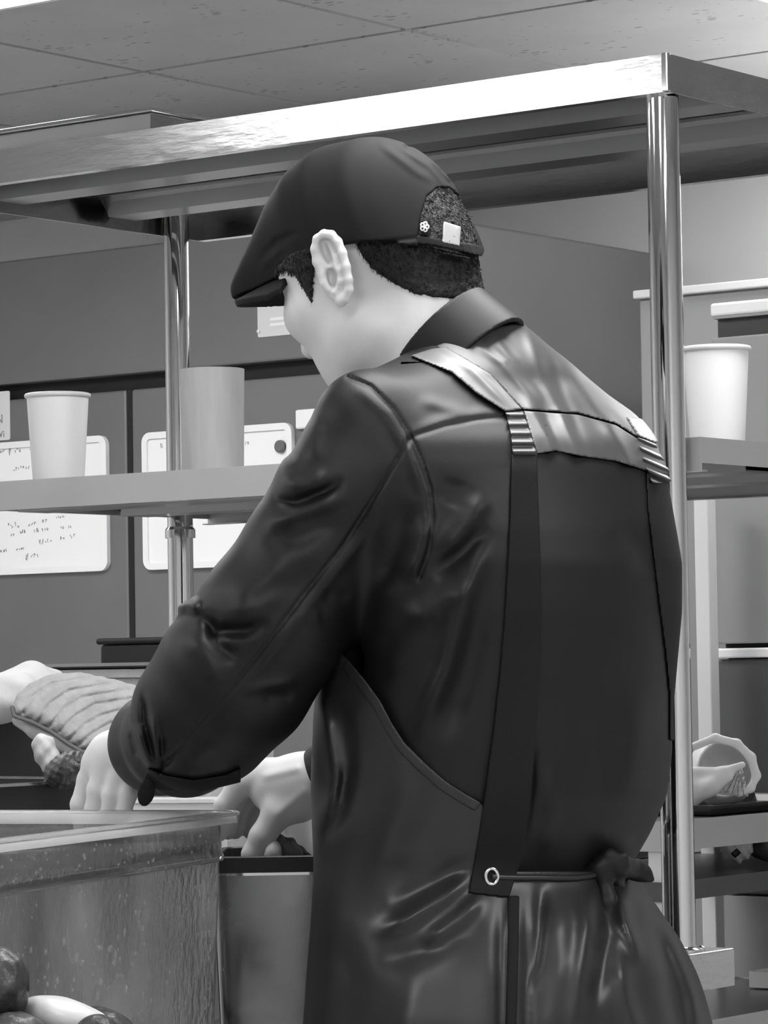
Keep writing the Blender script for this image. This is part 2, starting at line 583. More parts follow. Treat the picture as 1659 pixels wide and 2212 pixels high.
def text_mesh(txt, size, fn, m, parent, name='lettering'):
    cu = bpy.data.curves.new(name, 'FONT')
    cu.body = txt
    cu.size = size
    cu.extrude = 0.0002
    tmp = bpy.data.objects.new(name, cu)
    col.objects.link(tmp)
    bpy.context.view_layer.update()
    me = bpy.data.meshes.new_from_object(tmp)
    col.objects.unlink(tmp)
    bpy.data.objects.remove(tmp)
    for v in me.vertices:
        v.co = Vector(tuple(map(float, fn(v.co.x, v.co.y, v.co.z))))
    me.materials.append(m)
    o = bpy.data.objects.new(name, me)
    col.objects.link(o)
    o.parent = parent
    return o


def sticker_extra(t, p, r):
    u = RK.hit(-22, 916, 1, FY)
    text_mesh('GN', .026, lambda a, b, c: (float(u[0]) + a, FY - .0020 - c, float(u[2]) + b), M['ink'], t)
    u = RK.hit(-8, 946, 1, FY)
    text_mesh('Wi', .02, lambda a, b, c: (float(u[0]) + a, FY - .0020 - c, float(u[2]) + b), M['ink'], t)


sticker('label_sticker', 'light label sticker with dark printing at the left edge of the refrigerator', 'sticker', (-70, 852), (23, 950), M['paper'], sticker_extra)
mg = RK.hit(645, 886, 1, FY)
mg2 = RK.hit(690, 925, 1, FY)
tag(room_part('magnet_clip', G().box(float(mg[0]), float(mg2[0]), FY - .012, FY - .0005, float(mg2[2]), float(mg[2]), .004), M['white'], None), 'small white magnetic clip by the shoulder of the person', 'clip')

# ------------------------------------------------------------------ equipment at the right, behind the near post
EY = 1.66
eq = thing('storage_cabinet', 'grey kitchen cabinet with dark vent slot seen right of the near post', 'cabinet', RK.w(0, 0, 0), GA)


def H(px, py, y):
    q = RK.hit(px, py, 1, y)
    return float(q[0]), float(q[2])


ex0, ez1 = H(1534, 655, EY)
ex1 = ex0 + 1.1
obj('body', G().box(ex0, ex1, EY + .03, 2.06, .06, ez1 - .02, .004), M['fridge_side'], eq)
obj('white_lid', G().box(ex0 - .004, ex1, EY + .005, 2.06, ez1 - .022, ez1, .004), M['white'], eq)
z683, z725 = H(1600, 683, EY)[1], H(1600, 725, EY)[1]
obj('top_panel', G().box(ex0, ex1, EY + .008, EY + .032, z683, ez1 - .022), M['midpanel'], eq)
obj('vent_slot', G().box(ex0 + .002, ex1, EY + .02, EY + .031, z725, z683), M['grille'], eq)
z1390, z1400, z1421, z1890 = (H(1600, k, EY)[1] for k in (1390, 1400, 1421, 1930))
obj('upper_door', G().box(ex0, ex1, EY, EY + .03, z1390, z725, .003), M['midpanel'], eq)
obj('shadow_gap', G().box(ex0 + .003, ex1, EY + .022, EY + .031, z1400 - .001, z1390 + .001), M['dark'], eq)
obj('rail_handle', G().box(ex0, ex1, EY - .012, EY + .03, z1421, z1400, .003), M['white'], eq)
obj('lower_door', G().box(ex0, ex1, EY, EY + .03, z1890, z1421 - .002, .003), M['darkpanel'], eq)
obj('plinth', G().box(ex0, ex1, EY, EY + .03, .0, z1890 - .004), M['midpanel'], eq)

# second grey cabinet left of it with light top trim
c0 = H(1400, 640, 2.1)[0]
c1_, cz = H(1500, 622, 2.1)
cb = thing('tall_cupboard', 'tall grey cupboard with pale top trim between refrigerator and vented cabinet', 'cupboard', RK.w(0, 0, 0), GA)
obj('body', G().box(c0 - .02, ex0 + .32, 2.1, RY1 - .03, .0, cz - .012, .003), M['midpanel'], cb)
obj('top_trim', G().box(c0 - .025, ex0 + .325, 2.085, RY1 - .03, cz - .012, cz + .004, .003), M['whitepost'], cb)

# ------------------------------------------------------------------ white posted cart at the right
CF = Frame(P(1437, 1775, 4.75), GA)
CZ = float(P(1437, 1775, 4.75)[2])
ct = thing('utility_cart', 'white posted utility cart with steel tray shelf behind the near post', 'cart', CF.w(0, 0, 0), GA)


def cart_tray(name, z, h, m, x0=-.36, x1=.0, y0=0.0, y1=.70):
    b = obj(name, G().box(x0, x1, y0, y1, z - .006, z - .002), M['under'], ct)
    for nm, a in (('front_edge', (x0, x1, y0 - .002, y0, z - h, z)), ('back_edge', (x0, x1, y1, y1 + .002, z - h, z)),
                  ('side_edge', (x1, x1 + .002, y0, y1, z - h, z)), ('side_edge', (x0 - .002, x0, y0, y1, z - h, z))):
        obj(nm, G().box(*a), m, b)


cart_tray('top_tray', CZ, .043, M['cartsteel'])
zm = float(CF.hit(1600, 1888, 0, 0.0)[2])
cart_tray('middle_tray', zm, .028, M['darkpanel'])
zb_ = float(CF.hit(1600, 2192, 0, 0.0)[2])
cart_tray('bottom_tray', zb_, .03, M['cartsteel'])
tp = CF.hit(1541, 1790, 0, -.34)
tzp = float(CF.hit(1525, 1076, 0, -.34)[2])
ty = min(float(tp[1]), .68)
for (x, y, zt, w) in ((-.02, .014, CZ - .006, .012), (-.34, .014, CZ - .006, .012), (-.02, ty, CZ - .006, .012), (-.34, ty, tzp, .0135)):
    p = obj('post', G().box(x - w, x + w, y - w, y + w, .05, zt, .002), M['whitepost'], ct)
    obj('caster', G().lathe([(.022, 0), (.028, .008), (.028, .035), (.012, .04), (.012, .051)], 18, (x, y, 0)), M['black'], p, 40)


# ================================================================== the person
# Sculpted as distance fields in a metric working space: x right, y down, z away, unit U0_ = 0.444 mm, then carried into the world.
U_, D0_ = 0.000444, 3.2


def to_world(v):
    D = D0_ + v[:, 2] * U_
    return (CAM[None, :] + D[:, None] * FW[None, :] + ((v[:, 0] - CX) / FPX * D)[:, None] * RT[None, :] + ((CY - v[:, 1]) / FPX * D)[:, None] * UP[None, :])


def nets(fn, lo, hi, h, bs=14, lip=1.15, dense=False, pad=10):
    """naive surface nets over the blocks that the surface passes"""
    lo = np.array(lo, float); hi = np.array(hi, float)
    nb = np.maximum(1, np.ceil((hi - lo) / (h * bs)).astype(int))
    bi = np.stack(np.meshgrid(*[np.arange(n) for n in nb], indexing='ij'), -1).reshape(-1, 3)
    cen = lo + (bi + .5) * (h * bs)
    if not dense:
        keep = np.abs(fn(cen[:, 0], cen[:, 1], cen[:, 2])) < h * bs * .87 * lip + pad
        bi = bi[keep]
    N = (nb * bs + 4).astype(np.int64)
    co = np.array([(a, b, c) for a in (0, 1) for b in (0, 1) for c in (0, 1)])
    edges = [(a, b) for a in range(8) for b in range(a + 1, 8) if bin(a ^ b).count('1') == 1]
    keys, pos, quads = [], [], []
    r = np.arange(-1, bs + 1)
    for b in bi:
        g0 = b * bs
        gx_, gy_, gz_ = np.meshgrid(*[(g0[k] + r) for k in range(3)], indexing='ij')
        d = fn(*((lo[k] + g_ * h).ravel().astype(np.float32) for k, g_ in enumerate((gx_, gy_, gz_)))).reshape(gx_.shape)
        s = d < 0
        if s.all() or not s.any():
            continue
        n = bs + 1
        cor = [s[a:a + n, c:c + n, e:e + n] for a, c, e in co]
        cnt = sum(k.astype(np.int8) for k in cor)
        idx = np.argwhere((cnt > 0) & (cnt < 8))
        val = np.stack([d[idx[:, 0] + a, idx[:, 1] + c, idx[:, 2] + e] for a, c, e in co], 1)
        acc = np.zeros((len(idx), 3)); wt = np.zeros(len(idx))
        for a, c in edges:
            va, vb = val[:, a], val[:, c]
            m = (va < 0) != (vb < 0)
            t = np.where(m, va / np.where(m, va - vb, 1), 0)
            acc += m[:, None] * (co[a] + t[:, None] * (co[c] - co[a]))
            wt += m
        p = (idx - 1 + g0 + acc / wt[:, None]) * h + lo
        cell = idx - 1 + g0 + 1
        key = (cell[:, 0] * N[1] + cell[:, 1]) * N[2] + cell[:, 2]
        keys.append(key); pos.append(p)
        inner = s[1:, 1:, 1:]
        for ax in range(3):
            sl0 = [slice(1, 1 + bs)] * 3
            sl1 = list(sl0); sl1[ax] = slice(2, 2 + bs)
            A, B = s[tuple(sl0)], s[tuple(sl1)]
            e = np.argwhere(A != B)
            if not len(e):
                continue
            fl = A[e[:, 0], e[:, 1], e[:, 2]]
            cb = e + g0 + 1
            u, v = [(1, 2), (2, 0), (0, 1)][ax]
            du = np.zeros(3, int); du[u] = 1
            dv = np.zeros(3, int); dv[v] = 1
            q = [cb - du - dv, cb - dv, cb, cb - du]
            k4 = np.stack([(c[:, 0] * N[1] + c[:, 1]) * N[2] + c[:, 2] for c in q], 1)
            k4[~fl] = k4[~fl][:, ::-1]
            quads.append(k4)
    keys = np.concatenate(keys); pos = np.concatenate(pos); quads = np.concatenate(quads)
    uk, first = np.unique(keys, return_index=True)
    return pos[first], np.searchsorted(uk, quads)


def sdf_obj(name, fn, lo, hi, h, m, parent, label=None, dense=False, bs=12, lip=1.15, pad=10, smooth_box=None):
    v, q = nets(fn, lo, hi, h, dense=dense, bs=bs, lip=lip, pad=pad)
    if smooth_box:
        sel = np.all((v > smooth_box[0]) & (v < smooth_box[1]), axis=1)
        for _ in range(1):
            acc = np.zeros_like(v); cnt = np.zeros(len(v))
            for a_, b_ in ((0, 1), (1, 2), (2, 3), (3, 0)):
                np.add.at(acc, q[:, a_], v[q[:, b_]]); np.add.at(cnt, q[:, a_], 1)
                np.add.at(acc, q[:, b_], v[q[:, a_]]); np.add.at(cnt, q[:, b_], 1)
            v[sel] = v[sel] * .5 + .5 * acc[sel] / cnt[sel][:, None]
    w = to_world(v)
    me = bpy.data.meshes.new(name)
    me.vertices.add(len(w)); me.vertices.foreach_set('co', w.astype(np.float32).ravel())
    me.loops.add(len(q) * 4); me.polygons.add(len(q))
    me.loops.foreach_set('vertex_index', q.astype(np.int32).ravel())
    me.polygons.foreach_set('loop_start', np.arange(0, len(q) * 4, 4, dtype=np.int32))
    me.polygons.foreach_set('use_smooth', np.ones(len(q), bool))
    me.update(calc_edges=True)
    me.validate()
    me.materials.append(m)
    o = bpy.data.objects.new(name, me)
    col.objects.link(o)
    o.parent = parent
    if parent is not None:
        o.matrix_parent_inverse = Matrix.Translation(-Vector(parent.location)) if parent.type == 'EMPTY' else Matrix.Identity(4)
    if label:
        o['label'] = label
    return o, v


def smin(a, b, k):
    h = np.maximum(k - np.abs(a - b), 0) / k
    return np.minimum(a, b) - h * h * k * .25


def smax(a, b, k):
    return -smin(-a, -b, k)


def rc(X, Y, Z, a, b, ra, rb):
    ax, ay, az = a
    bx, by, bz = b[0] - ax, b[1] - ay, b[2] - az
    px, py, pz = X - ax, Y - ay, Z - az
    t = np.clip((px * bx + py * by + pz * bz) / (bx * bx + by * by + bz * bz + 1e-9), 0, 1)
    return np.sqrt((px - t * bx) ** 2 + (py - t * by) ** 2 + (pz - t * bz) ** 2) - (ra + t * (rb - ra))


def chain(X, Y, Z, pts, k=20):
    d = None
    for p, q in zip(pts[:-1], pts[1:]):
        e = rc(X, Y, Z, p[:3], q[:3], p[3], q[3])
        d = e if d is None else smin(d, e, k)
    return d


def ell(X, Y, Z, c, r):
    qx, qy, qz = (X - c[0]) / r[0], (Y - c[1]) / r[1], (Z - c[2]) / r[2]
    k0 = np.sqrt(qx * qx + qy * qy + qz * qz)
    k1 = np.sqrt((qx / r[0]) ** 2 + (qy / r[1]) ** 2 + (qz / r[2]) ** 2) + 1e-9
    return k0 * (k0 - 1) / k1


def smooth_table(st, n=400, div=28):
    st = np.array(st, float)
    y = np.linspace(st[0, 0], st[-1, 0], n)
    out = [y]
    for c in range(1, st.shape[1]):
        t = np.interp(y, st[:, 0], st[:, c])
        w = max(3, n // div) | 1
        ker = np.hanning(w + 2)[1:-1]; ker /= ker.sum()
        tp = np.pad(t, w // 2, mode='reflect', reflect_type='odd')
        out.append(np.convolve(tp, ker, 'valid'))
    return np.array(out)


def polyline_d2(X, Y, pts):
    d = np.full(X.shape, 1e9, np.float32)
    for (ax, ay), (bx, by) in zip(pts[:-1], pts[1:]):
        ex, ey = bx - ax, by - ay
        t = np.clip(((X - ax) * ex + (Y - ay) * ey) / (ex * ex + ey * ey), 0, 1)
        d = np.minimum(d, (X - ax - t * ex) ** 2 + (Y - ay - t * ey) ** 2)
    return d


def poly2d(X, Y, poly):
    d = np.full(X.shape, 1e18, np.float32)
    s = np.ones(X.shape, np.float32)
    n = len(poly)
    for i in range(n):
        ax, ay = poly[i]; bx, by = poly[i - 1]
        ex, ey = bx - ax, by - ay
        wx, wy = X - ax, Y - ay
        t = np.clip((wx * ex + wy * ey) / (ex * ex + ey * ey), 0, 1)
        d = np.minimum(d, (wx - ex * t) ** 2 + (wy - ey * t) ** 2)
        c1 = Y >= ay; c2 = Y < by; c3 = ex * wy > ey * wx
        flip = (c1 & c2 & c3) | (~c1 & ~c2 & ~c3)
        s = np.where(flip, -s, s)
    return s * np.sqrt(d)


def folds(X, Y, Z, table, zlim, x0=None):
    out = np.zeros(X.shape, np.float32)
    xm, xM, ym, yM = X.min(), X.max(), Y.min(), Y.max()
    for pts, amp, w in table:
        xs = [p[0] for p in pts]; ys = [p[1] for p in pts]
        m = 3 * w
        if min(xs) - m > xM or max(xs) + m < xm or min(ys) - m > yM or max(ys) + m < ym:
            continue
        if w <= 6:
            out += amp * np.exp(-polyline_d2(X, Y, pts) / (w * w))
            continue
        # wide folds fade out towards both ends
        seg = [math.hypot(q[0] - p[0], q[1] - p[1]) for p, q in zip(pts[:-1], pts[1:])]
        tot, run = sum(seg), 0.0
        d2 = np.full(X.shape, 1e9, np.float32)
        u = np.zeros(X.shape, np.float32)
        for (ax, ay), (bx, by), sl in zip(pts[:-1], pts[1:], seg):
            ex, ey = bx - ax, by - ay
            t = np.clip(((X - ax) * ex + (Y - ay) * ey) / (sl * sl), 0, 1)
            e = (X - ax - t * ex) ** 2 + (Y - ay - t * ey) ** 2
            c = e < d2
            d2 = np.where(c, e, d2)
            u = np.where(c, (run + t * sl) / tot, u)
            run += sl
        k = np.clip(np.minimum(u, 1 - u) * 3.3, 0, 1)
        out += 1.15 * amp * k * k * (3 - 2 * k) * np.exp(-d2 / (w * w))
    return out * np.clip((zlim - Z) / 80, 0, 1)


LV = np.array([-.66, 0, -.75])       # towards the left shoulder
FV = np.array([-.75, 0, .66])        # the way the chest faces


def loft(X, Y, Z, tab, ytop=None, ybot=None):
    y = tab[0]
    cx, cz, a, b = (np.interp(Y, y, tab[k]).astype(np.float32) for k in (1, 2, 3, 4))
    dx, dz = X - cx, Z - cz
    p = dx * LV[0] + dz * LV[2]
    q = dx * FV[0] + dz * FV[2]
    k0 = np.sqrt((p / a) ** 2 + (q / b) ** 2)
    k1 = np.sqrt((p / a ** 2) ** 2 + (q / b ** 2) ** 2) + 1e-9
    d = k0 * (k0 - 1) / k1
    return d


def stations(rows):
    out = []
    for y, R, cz, a, b in rows:
        ex = math.sqrt((.66 * a) ** 2 + (.75 * b) ** 2)
        out.append((y, R - ex, cz, a, b))
    return out


TORSO = smooth_table(stations([
    (640, 1065, 75, 50, 40), (700, 1120, 62, 100, 75), (760, 1193, 48, 190, 120), (790, 1228, 40, 252, 148), (820, 1260, 30, 325, 172), (890, 1340, 0, 385, 195), (950, 1404, -28, 412, 215),
    (1010, 1432, -45, 422, 235), (1140, 1455, -66, 418, 258), (1215, 1468, -70, 415, 268), (1320, 1468, -70, 408, 274), (1420, 1459, -62, 402, 275), (1530, 1449, -55, 398, 275),
    (1620, 1452, -50, 396, 276), (1720, 1440, -42, 391, 276), (1800, 1404, -25, 385, 275), (1865, 1366, 0, 378, 272), (1900, 1360, 5, 376, 270), (2060, 1390, 0, 380, 275)]))
SHIRT_FOLDS = [
    # seams (grooves with a ridge beside)
    ([(885, 948), (830, 1040), (740, 1180), (650, 1292), (560, 1412), (470, 1520), (400, 1600), (345, 1668)], -6, 5),
    ([(905, 960), (850, 1052), (762, 1190), (670, 1304), (580, 1424), (488, 1534), (415, 1612)], 5, 13),
    ([(752, 815), (800, 835), (850, 885), (885, 940), (912, 1000), (930, 1060), (935, 1120), (926, 1190), (905, 1250)], -7, 5),
    ([(740, 830), (788, 850), (836, 898), (868, 948), (895, 1006), (912, 1064), (916, 1120)], 6, 14),
    ([(885, 945), (960, 920), (1030, 906), (1095, 900)], -5, 5),
    ([(890, 930), (960, 906), (1030, 892), (1090, 887)], 4, 12),
    # back folds
    ([(1062, 1150), (1022, 1240), (988, 1340), (962, 1440), (920, 1540), (880, 1620)], 32, 24),
    ([(1020, 1250), (930, 1320), (860, 1350)], 18, 26),
    ([(1060, 1050), (1000, 1150), (950, 1210)], 15, 24),
    ([(1056, 1128), (1000, 1185), (930, 1250)], -15, 20),
    ([(1050, 1290), (1010, 1460), (950, 1620)], -14, 28),
    ([(928, 1110), (905, 1200), (872, 1262)], 14, 16),
    ([(890, 1075), (865, 1170), (830, 1290)], -16, 24),
    ([(870, 1350), (820, 1430), (840, 1500)], -8, 30),
    ([(990, 1030), (960, 1100)], -8, 26),
    ([(900, 860), (960, 880), (1020, 895)], 5, 14),
    ([(1330, 1130), (1385, 1180), (1410, 1260)], -8, 30),
    ([(1180, 1640), (1195, 1760), (1170, 1875)], 10, 20), ([(1155, 1560), (1140, 1750), (1115, 1870)], -9, 12),
    ([(1290, 1500), (1310, 1650), (1290, 1800)], -7, 40), ([(1380, 1450), (1370, 1600), (1330, 1760)], 7, 35),
    # sleeve folds
    ([(580, 1082), (640, 1086), (700, 1062), (752, 1030)], -13, 12), ([(600, 1040), (660, 1050), (720, 1020)], 9, 18),
    ([(570, 1135), (620, 1120), (690, 1095), (760, 1070)], 12, 16), ([(560, 1165), (650, 1165), (740, 1110)], -8, 24),
    ([(640, 920), (625, 1010)], -6, 14), ([(690, 900), (670, 1000)], 5, 20),
    ([(640, 1200), (560, 1260), (480, 1310)], 8, 30), ([(700, 1210), (600, 1290), (520, 1330)], -5, 26),
    ([(428, 1318), (470, 1362), (530, 1362), (590, 1338)], -20, 15), ([(366, 1318), (402, 1306), (440, 1316)], 12, 14),
    ([(440, 1350), (480, 1400), (520, 1430)], -11, 15), ([(470, 1330), (560, 1310), (640, 1270)], 8, 20), ([(400, 1360), (450, 1430), (480, 1490)], 8, 24),
    ([(650, 1470), (570, 1482), (520, 1500)], 7, 12), ([(640, 1500), (560, 1510)], -6, 16),
    ([(700, 1330), (640, 1345)], 5, 20), ([(760, 1290), (690, 1285)], -4, 16),
    ([(308, 1480), (314, 1560), (338, 1662)], -11, 8), ([(330, 1530), (336, 1600), (346, 1660)], 8, 8), ([(352, 1580), (350, 1662)], -8, 7), ([(292, 1560), (312, 1620), (334, 1668)], 8, 10),
    ([(420, 1600), (370, 1640), (345, 1668)], -7, 10), ([(470, 1600), (400, 1650)], 5, 16), ([(280, 1580), (300, 1640)], -5, 8),
]
SL = [(800, 936, -220, 126), (738, 1068, -222, 138), (672, 1200, -212, 146), (592, 1338, -200, 162), (505, 1462, -165, 166), (440, 1545, -90, 150), (398, 1590, 70, 124), (345, 1606, 240, 104), (318, 1612, 330, 84)]
SR = [(1290, 1010, 250, 112), (1240, 1200, 330, 112), (1130, 1440, 480, 112), (1040, 1580, 570, 105), (880, 1640, 620, 95), (730, 1668, 650, 84)]


def shirt_base(X, Y, Z):
    d = loft(X, Y, Z, TORSO)
    d = np.where(Y < 640, np.sqrt(np.maximum(d, 0) ** 2 + (640 - Y) ** 2), d)
    xm, xM, ym, yM, zM = X.min(), X.max(), Y.min(), Y.max(), Z.max()
    if xm < 1010:
        d = smin(d, chain(X, Y, Z, SL, 40), 60)
    if zM > 60 and xM > 580:
        d = smin(d, chain(X, Y, Z, SR, 40), 50)
    # shoulder yoke between neck and shoulder points
    if ym < 1150:
        d = smin(d, rc(X, Y, Z, (930, 838, -20), (800, 905, -200), 50, 100), 50)
        d = smin(d, rc(X, Y, Z, (1040, 800, 60), (1280, 985, 240), 60, 95), 60)
    return d - folds(X, Y, Z, SHIRT_FOLDS, 120)


def shirt_fn(X, Y, Z):
    d = shirt_base(X, Y, Z)
    d = smax(d, Y - 2010, 10)
    # neck opening
    d = smax(d, -rc(X, Y, Z, (830, 560, 165), (955, 762, 70), 112, 104), 8)
    # left sleeve opening
    ex, ey, ez = 318 - 345, 1612 - 1606, 330 - 240
    L = math.sqrt(ex * ex + ey * ey + ez * ez)
    t = ((X - 318) * ex + (Y - 1612) * ey + (Z - 330) * ez) / L
    near = np.sqrt((X - 318) ** 2 + (Y - 1612) ** 2 + (Z - 330) ** 2) < 160
    d = np.where(near, smax(d, t, 6), d)
    return d


# ---- head frame (metres): F forward, L left, T up
HO = np.array([828., 585., 165.])
HP = math.radians(28)
sf, cf = .63, .777
HF = np.array([-cf * math.cos(HP), math.sin(HP), sf * math.cos(HP)])
HL = np.array([-sf, 0, -cf])
HT = np.array([-cf * math.sin(HP), -math.cos(HP), sf * math.sin(HP)])


def hloc(X, Y, Z):
    dx, dy, dz = X - HO[0], Y - HO[1], Z - HO[2]
    return tuple((dx * v[0] + dy * v[1] + dz * v[2]) * U_ for v in (HF, HL, HT))


def hpt(f, l, t):
    return tuple(HO + (HF * f + HL * l + HT * t) / U_)


def ear_field(X, Y, Z):
    # the left ear, built around its own plane standing off the head
    def zz(x, y):
        return -4 - (x - 690) * .42
    T_ = lambda pts, r: chain(X, Y, Z, [(x, y, zz(x, y) + dz, r) for x, y, dz in pts], 6)
    W = Z - zz(X, Y)
    plate = ell(X - (Y - 585) * .2, Y, W, (716, 582, 10), (33, 72, 15))
    helix = T_([(696, 592, 6), (684, 566, 2), (680, 538, -2), (685, 516, -4), (700, 505, -5), (716, 507, -5), (730, 522, -5), (740, 546, -6), (748, 576, -6), (753, 604, -5), (754, 626, -2), (746, 646, 0)], 9.2)
    lobe = ell(X, Y, Z, (736, 648, zz(736, 648) + 2), (13, 17, 8))
    anti = T_([(712, 534, 2), (722, 556, -1), (731, 584, -3), (733, 608, -3), (727, 630, 0)], 7.5)
    trag = T_([(697, 596, 6), (700, 612, 4), (708, 624, 5)], 9)
    d = smin(plate, helix, 8)
    d = smin(d, lobe, 10)
    d = smin(d, anti, 7)
    d = smax(d, -ell(X, Y, W, (715, 604, -4), (13, 25, 24)), 6)
    d = smax(d, -ell(X - (Y - 545) * .3, Y, W, (704, 546, -5), (10, 28, 20)), 6)
    d = smin(d, trag, 8)
    return d


def head_fn(X, Y, Z):
    F, L, T = hloc(X, Y, Z)
    A = np.abs(L)
    d = ell(F, L, T, (.0, 0, .036), (.088, .075, .079))
    d = smin(d, ell(F, A, T, (.04, 0, -.015), (.062, .066, .085)), .03)
    d = smin(d, ell(F, A, T, (.045, 0, -.07), (.05, .052, .045)), .03)
    d = smin(d, ell(F, A, T, (.088, 0, -.1), (.018, .022, .018)), .025)
    d = smin(d, ell(F, A, T, (.062, .047, -.012), (.03, .018, .02)), .025)
    d = smin(d, rc(F, A, T, (.089, 0, .03), (.07, .045, .03), .011, .010), .015)
    d = smin(d, ell(F, A, T, (.012, .05, -.06), (.03, .016, .025)), .03)
    d = smax(d, -ell(F, A, T, (.1, .032, .008), (.014, .017, .011)), .012)
    d = smin(d, ell(F, A, T, (.078, .031, .008), (.013, .013, .012)), .002)
    d = smin(d, rc(F, L, T, (.098, 0, .02), (.112, 0, -.024), .008, .011), .012)
    d = smin(d, ell(F, A, T, (.103, .011, -.03), (.012, .009, .008)), .008)
    d = smin(d, rc(F, A, T, (.104, 0, -.056), (.094, .02, -.058), .007, .004), .006)
    d = smin(d, rc(F, A, T, (.102, 0, -.068), (.092, .018, -.066), .008, .004), .006)
    d = d / U_
    nk = chain(X, Y, Z, [(*hpt(-.035, 0, -.01), 128), (925, 720, 95, 128), (985, 830, 55, 145)], 40)
    d = smin(d, nk, 45)
    return d


def hand_left(X, Y, Z):
    d = chain(X, Y, Z, [(420, 1570, 0, 74), (300, 1615, 350, 58), (285, 1624, 400, 56)], 20)
    d = smin(d, ell(X, Y, Z, (252, 1646, 430), (66, 66, 52)), 40)
    d = smin(d, chain(X, Y, Z, [(230, 1622, 440, 32), (206, 1650, 452, 30)], 10), 24)
    f1 = chain(X, Y, Z, [(214, 1636, 452, 29), (190, 1684, 460, 23), (172, 1738, 462, 20), (176, 1792, 468, 16)], 8)
    f2 = chain(X, Y, Z, [(230, 1660, 412, 29), (212, 1706, 414, 24), (202, 1752, 418, 20), (207, 1806, 424, 16)], 8)
    f3 = chain(X, Y, Z, [(258, 1678, 384, 27), (244, 1718, 380, 23), (234, 1764, 384, 19), (236, 1810, 392, 15)], 8)
    f4 = chain(X, Y, Z, [(280, 1680, 380, 24), (276, 1716, 364, 20), (268, 1756, 364, 16), (266, 1790, 372, 13)], 8)
    th = chain(X, Y, Z, [(262, 1650, 480, 30), (232, 1700, 520, 25), (212, 1756, 520, 20), (206, 1796, 510, 16)], 10)
    for f in (f1, f2, f3, f4):
        d = smin(d, f, 9)
    return smin(d, th, 14)


def hand_right(X, Y, Z):
    d = chain(X, Y, Z, [(1040, 1580, 570, 88), (800, 1668, 640, 78), (668, 1692, 665, 68)], 20)
    d = smin(d, ell(X, Y, Z, (610, 1702, 690), (74, 62, 56)), 50)
    f1 = chain(X, Y, Z, [(580, 1672, 690, 36), (520, 1692, 690, 28), (486, 1742, 695, 23), (474, 1800, 700, 18)], 10)
    f2 = chain(X, Y, Z, [(585, 1676, 730, 36), (528, 1690, 755, 28), (500, 1735, 770, 23), (492, 1796, 775, 18)], 10)
    f3 = chain(X, Y, Z, [(600, 1690, 760, 34), (548, 1702, 800, 27), (515, 1742, 815, 22), (508, 1796, 815, 17)], 10)
    f4 = chain(X, Y, Z, [(620, 1705, 770, 30), (575, 1722, 820, 22), (545, 1758, 830, 18), (540, 1800, 825, 14)], 10)
    th = chain(X, Y, Z, [(640, 1738, 660, 40), (600, 1756, 650, 33), (566, 1808, 650, 27), (545, 1846, 655, 22), (540, 1866, 658, 17)], 12)
    for f in (f1, f2, f3, f4):
        d = smin(d, f, 9)
    d = smin(d, th, 22)
    # tendons
    return d - 4 * np.exp(-polyline_d2(X, Y, [(640, 1660), (575, 1676)]) / 100) - 4 * np.exp(-polyline_d2(X, Y, [(655, 1712), (600, 1758)]) / 140)


def body_fn(X, Y, Z):
    xm, xM, ym, yM, zM = X.min(), X.max(), Y.min(), Y.max(), Z.max()
    d = head_fn(X, Y, Z) if ym < 1060 else np.full(X.shape, 500., np.float32)
    if xM > 640 and xm < 800 and yM > 460 and ym < 700:
        d = smin(d, ear_field(X, Y, Z), 9)
    if yM > 720 and ym < 1300 or yM > 720 and xm < 980 or zM > 100:
        t = loft(X, Y, Z, TORSO) + 38
        t = np.where(Y < 800, np.sqrt(np.maximum(t, 0) ** 2 + (800 - Y) ** 2), t)
        t = smax(t, Y - 1260, 20)
        d = smin(d, t, 30)
        if xm < 980:
            d = smin(d, chain(X, Y, Z, [(830, 940, -190, 85), (672, 1200, -212, 78), (470, 1520, -150, 70), (420, 1570, 0, 66)], 30), 40)
        if zM > 100:
            d = smin(d, chain(X, Y, Z, [(1280, 1010, 240, 85), (1130, 1440, 480, 76), (1040, 1580, 570, 72)], 30), 40)
    if yM > 1400:
        if xm < 560:
            d = smin(d, hand_left(X, Y, Z), 20)
        if zM > 420:
            d = smin(d, hand_right(X, Y, Z), 20)
    return d


# ---- cap
CAPT = np.array([
    (-.102, -.01, .006, -.042), (-.097, .04, .026, -.038), (-.088, .076, .046, -.022), (-.072, .1015, .067, -.007), (-.05, .12, .081, .006), (0, .136, .0855, .022), (.04, .135, .0725, .034),
    (.08, .122, .054, .036), (.113, .1025, .042, .043), (.139, .0875, .034, .05), (.157, .0765, .027, .055), (.166, .070, .018, .057), (.170, .065, .006, .058)])
CAPT = smooth_table(CAPT, 300, 11)


def cap_solid(X, Y, Z):
    F, L, T = hloc(X, Y, Z)
    tt, w, tb = (np.interp(F, CAPT[0], CAPT[k]).astype(np.float32) for k in (1, 2, 3))
    hgt = np.maximum(tt - tb, .004)
    p, q = np.abs(L) / np.maximum(w, .003), np.maximum(T - tb, 0) / hgt
    n = 2.35
    k0 = (p ** n + q ** n) ** (1 / n)
    d = (k0 - 1) * np.minimum(w, hgt) * .9
    d = np.maximum(d, (tb - T))
    d = np.maximum(d, np.abs(F - .034) - .136)
    return d / U_


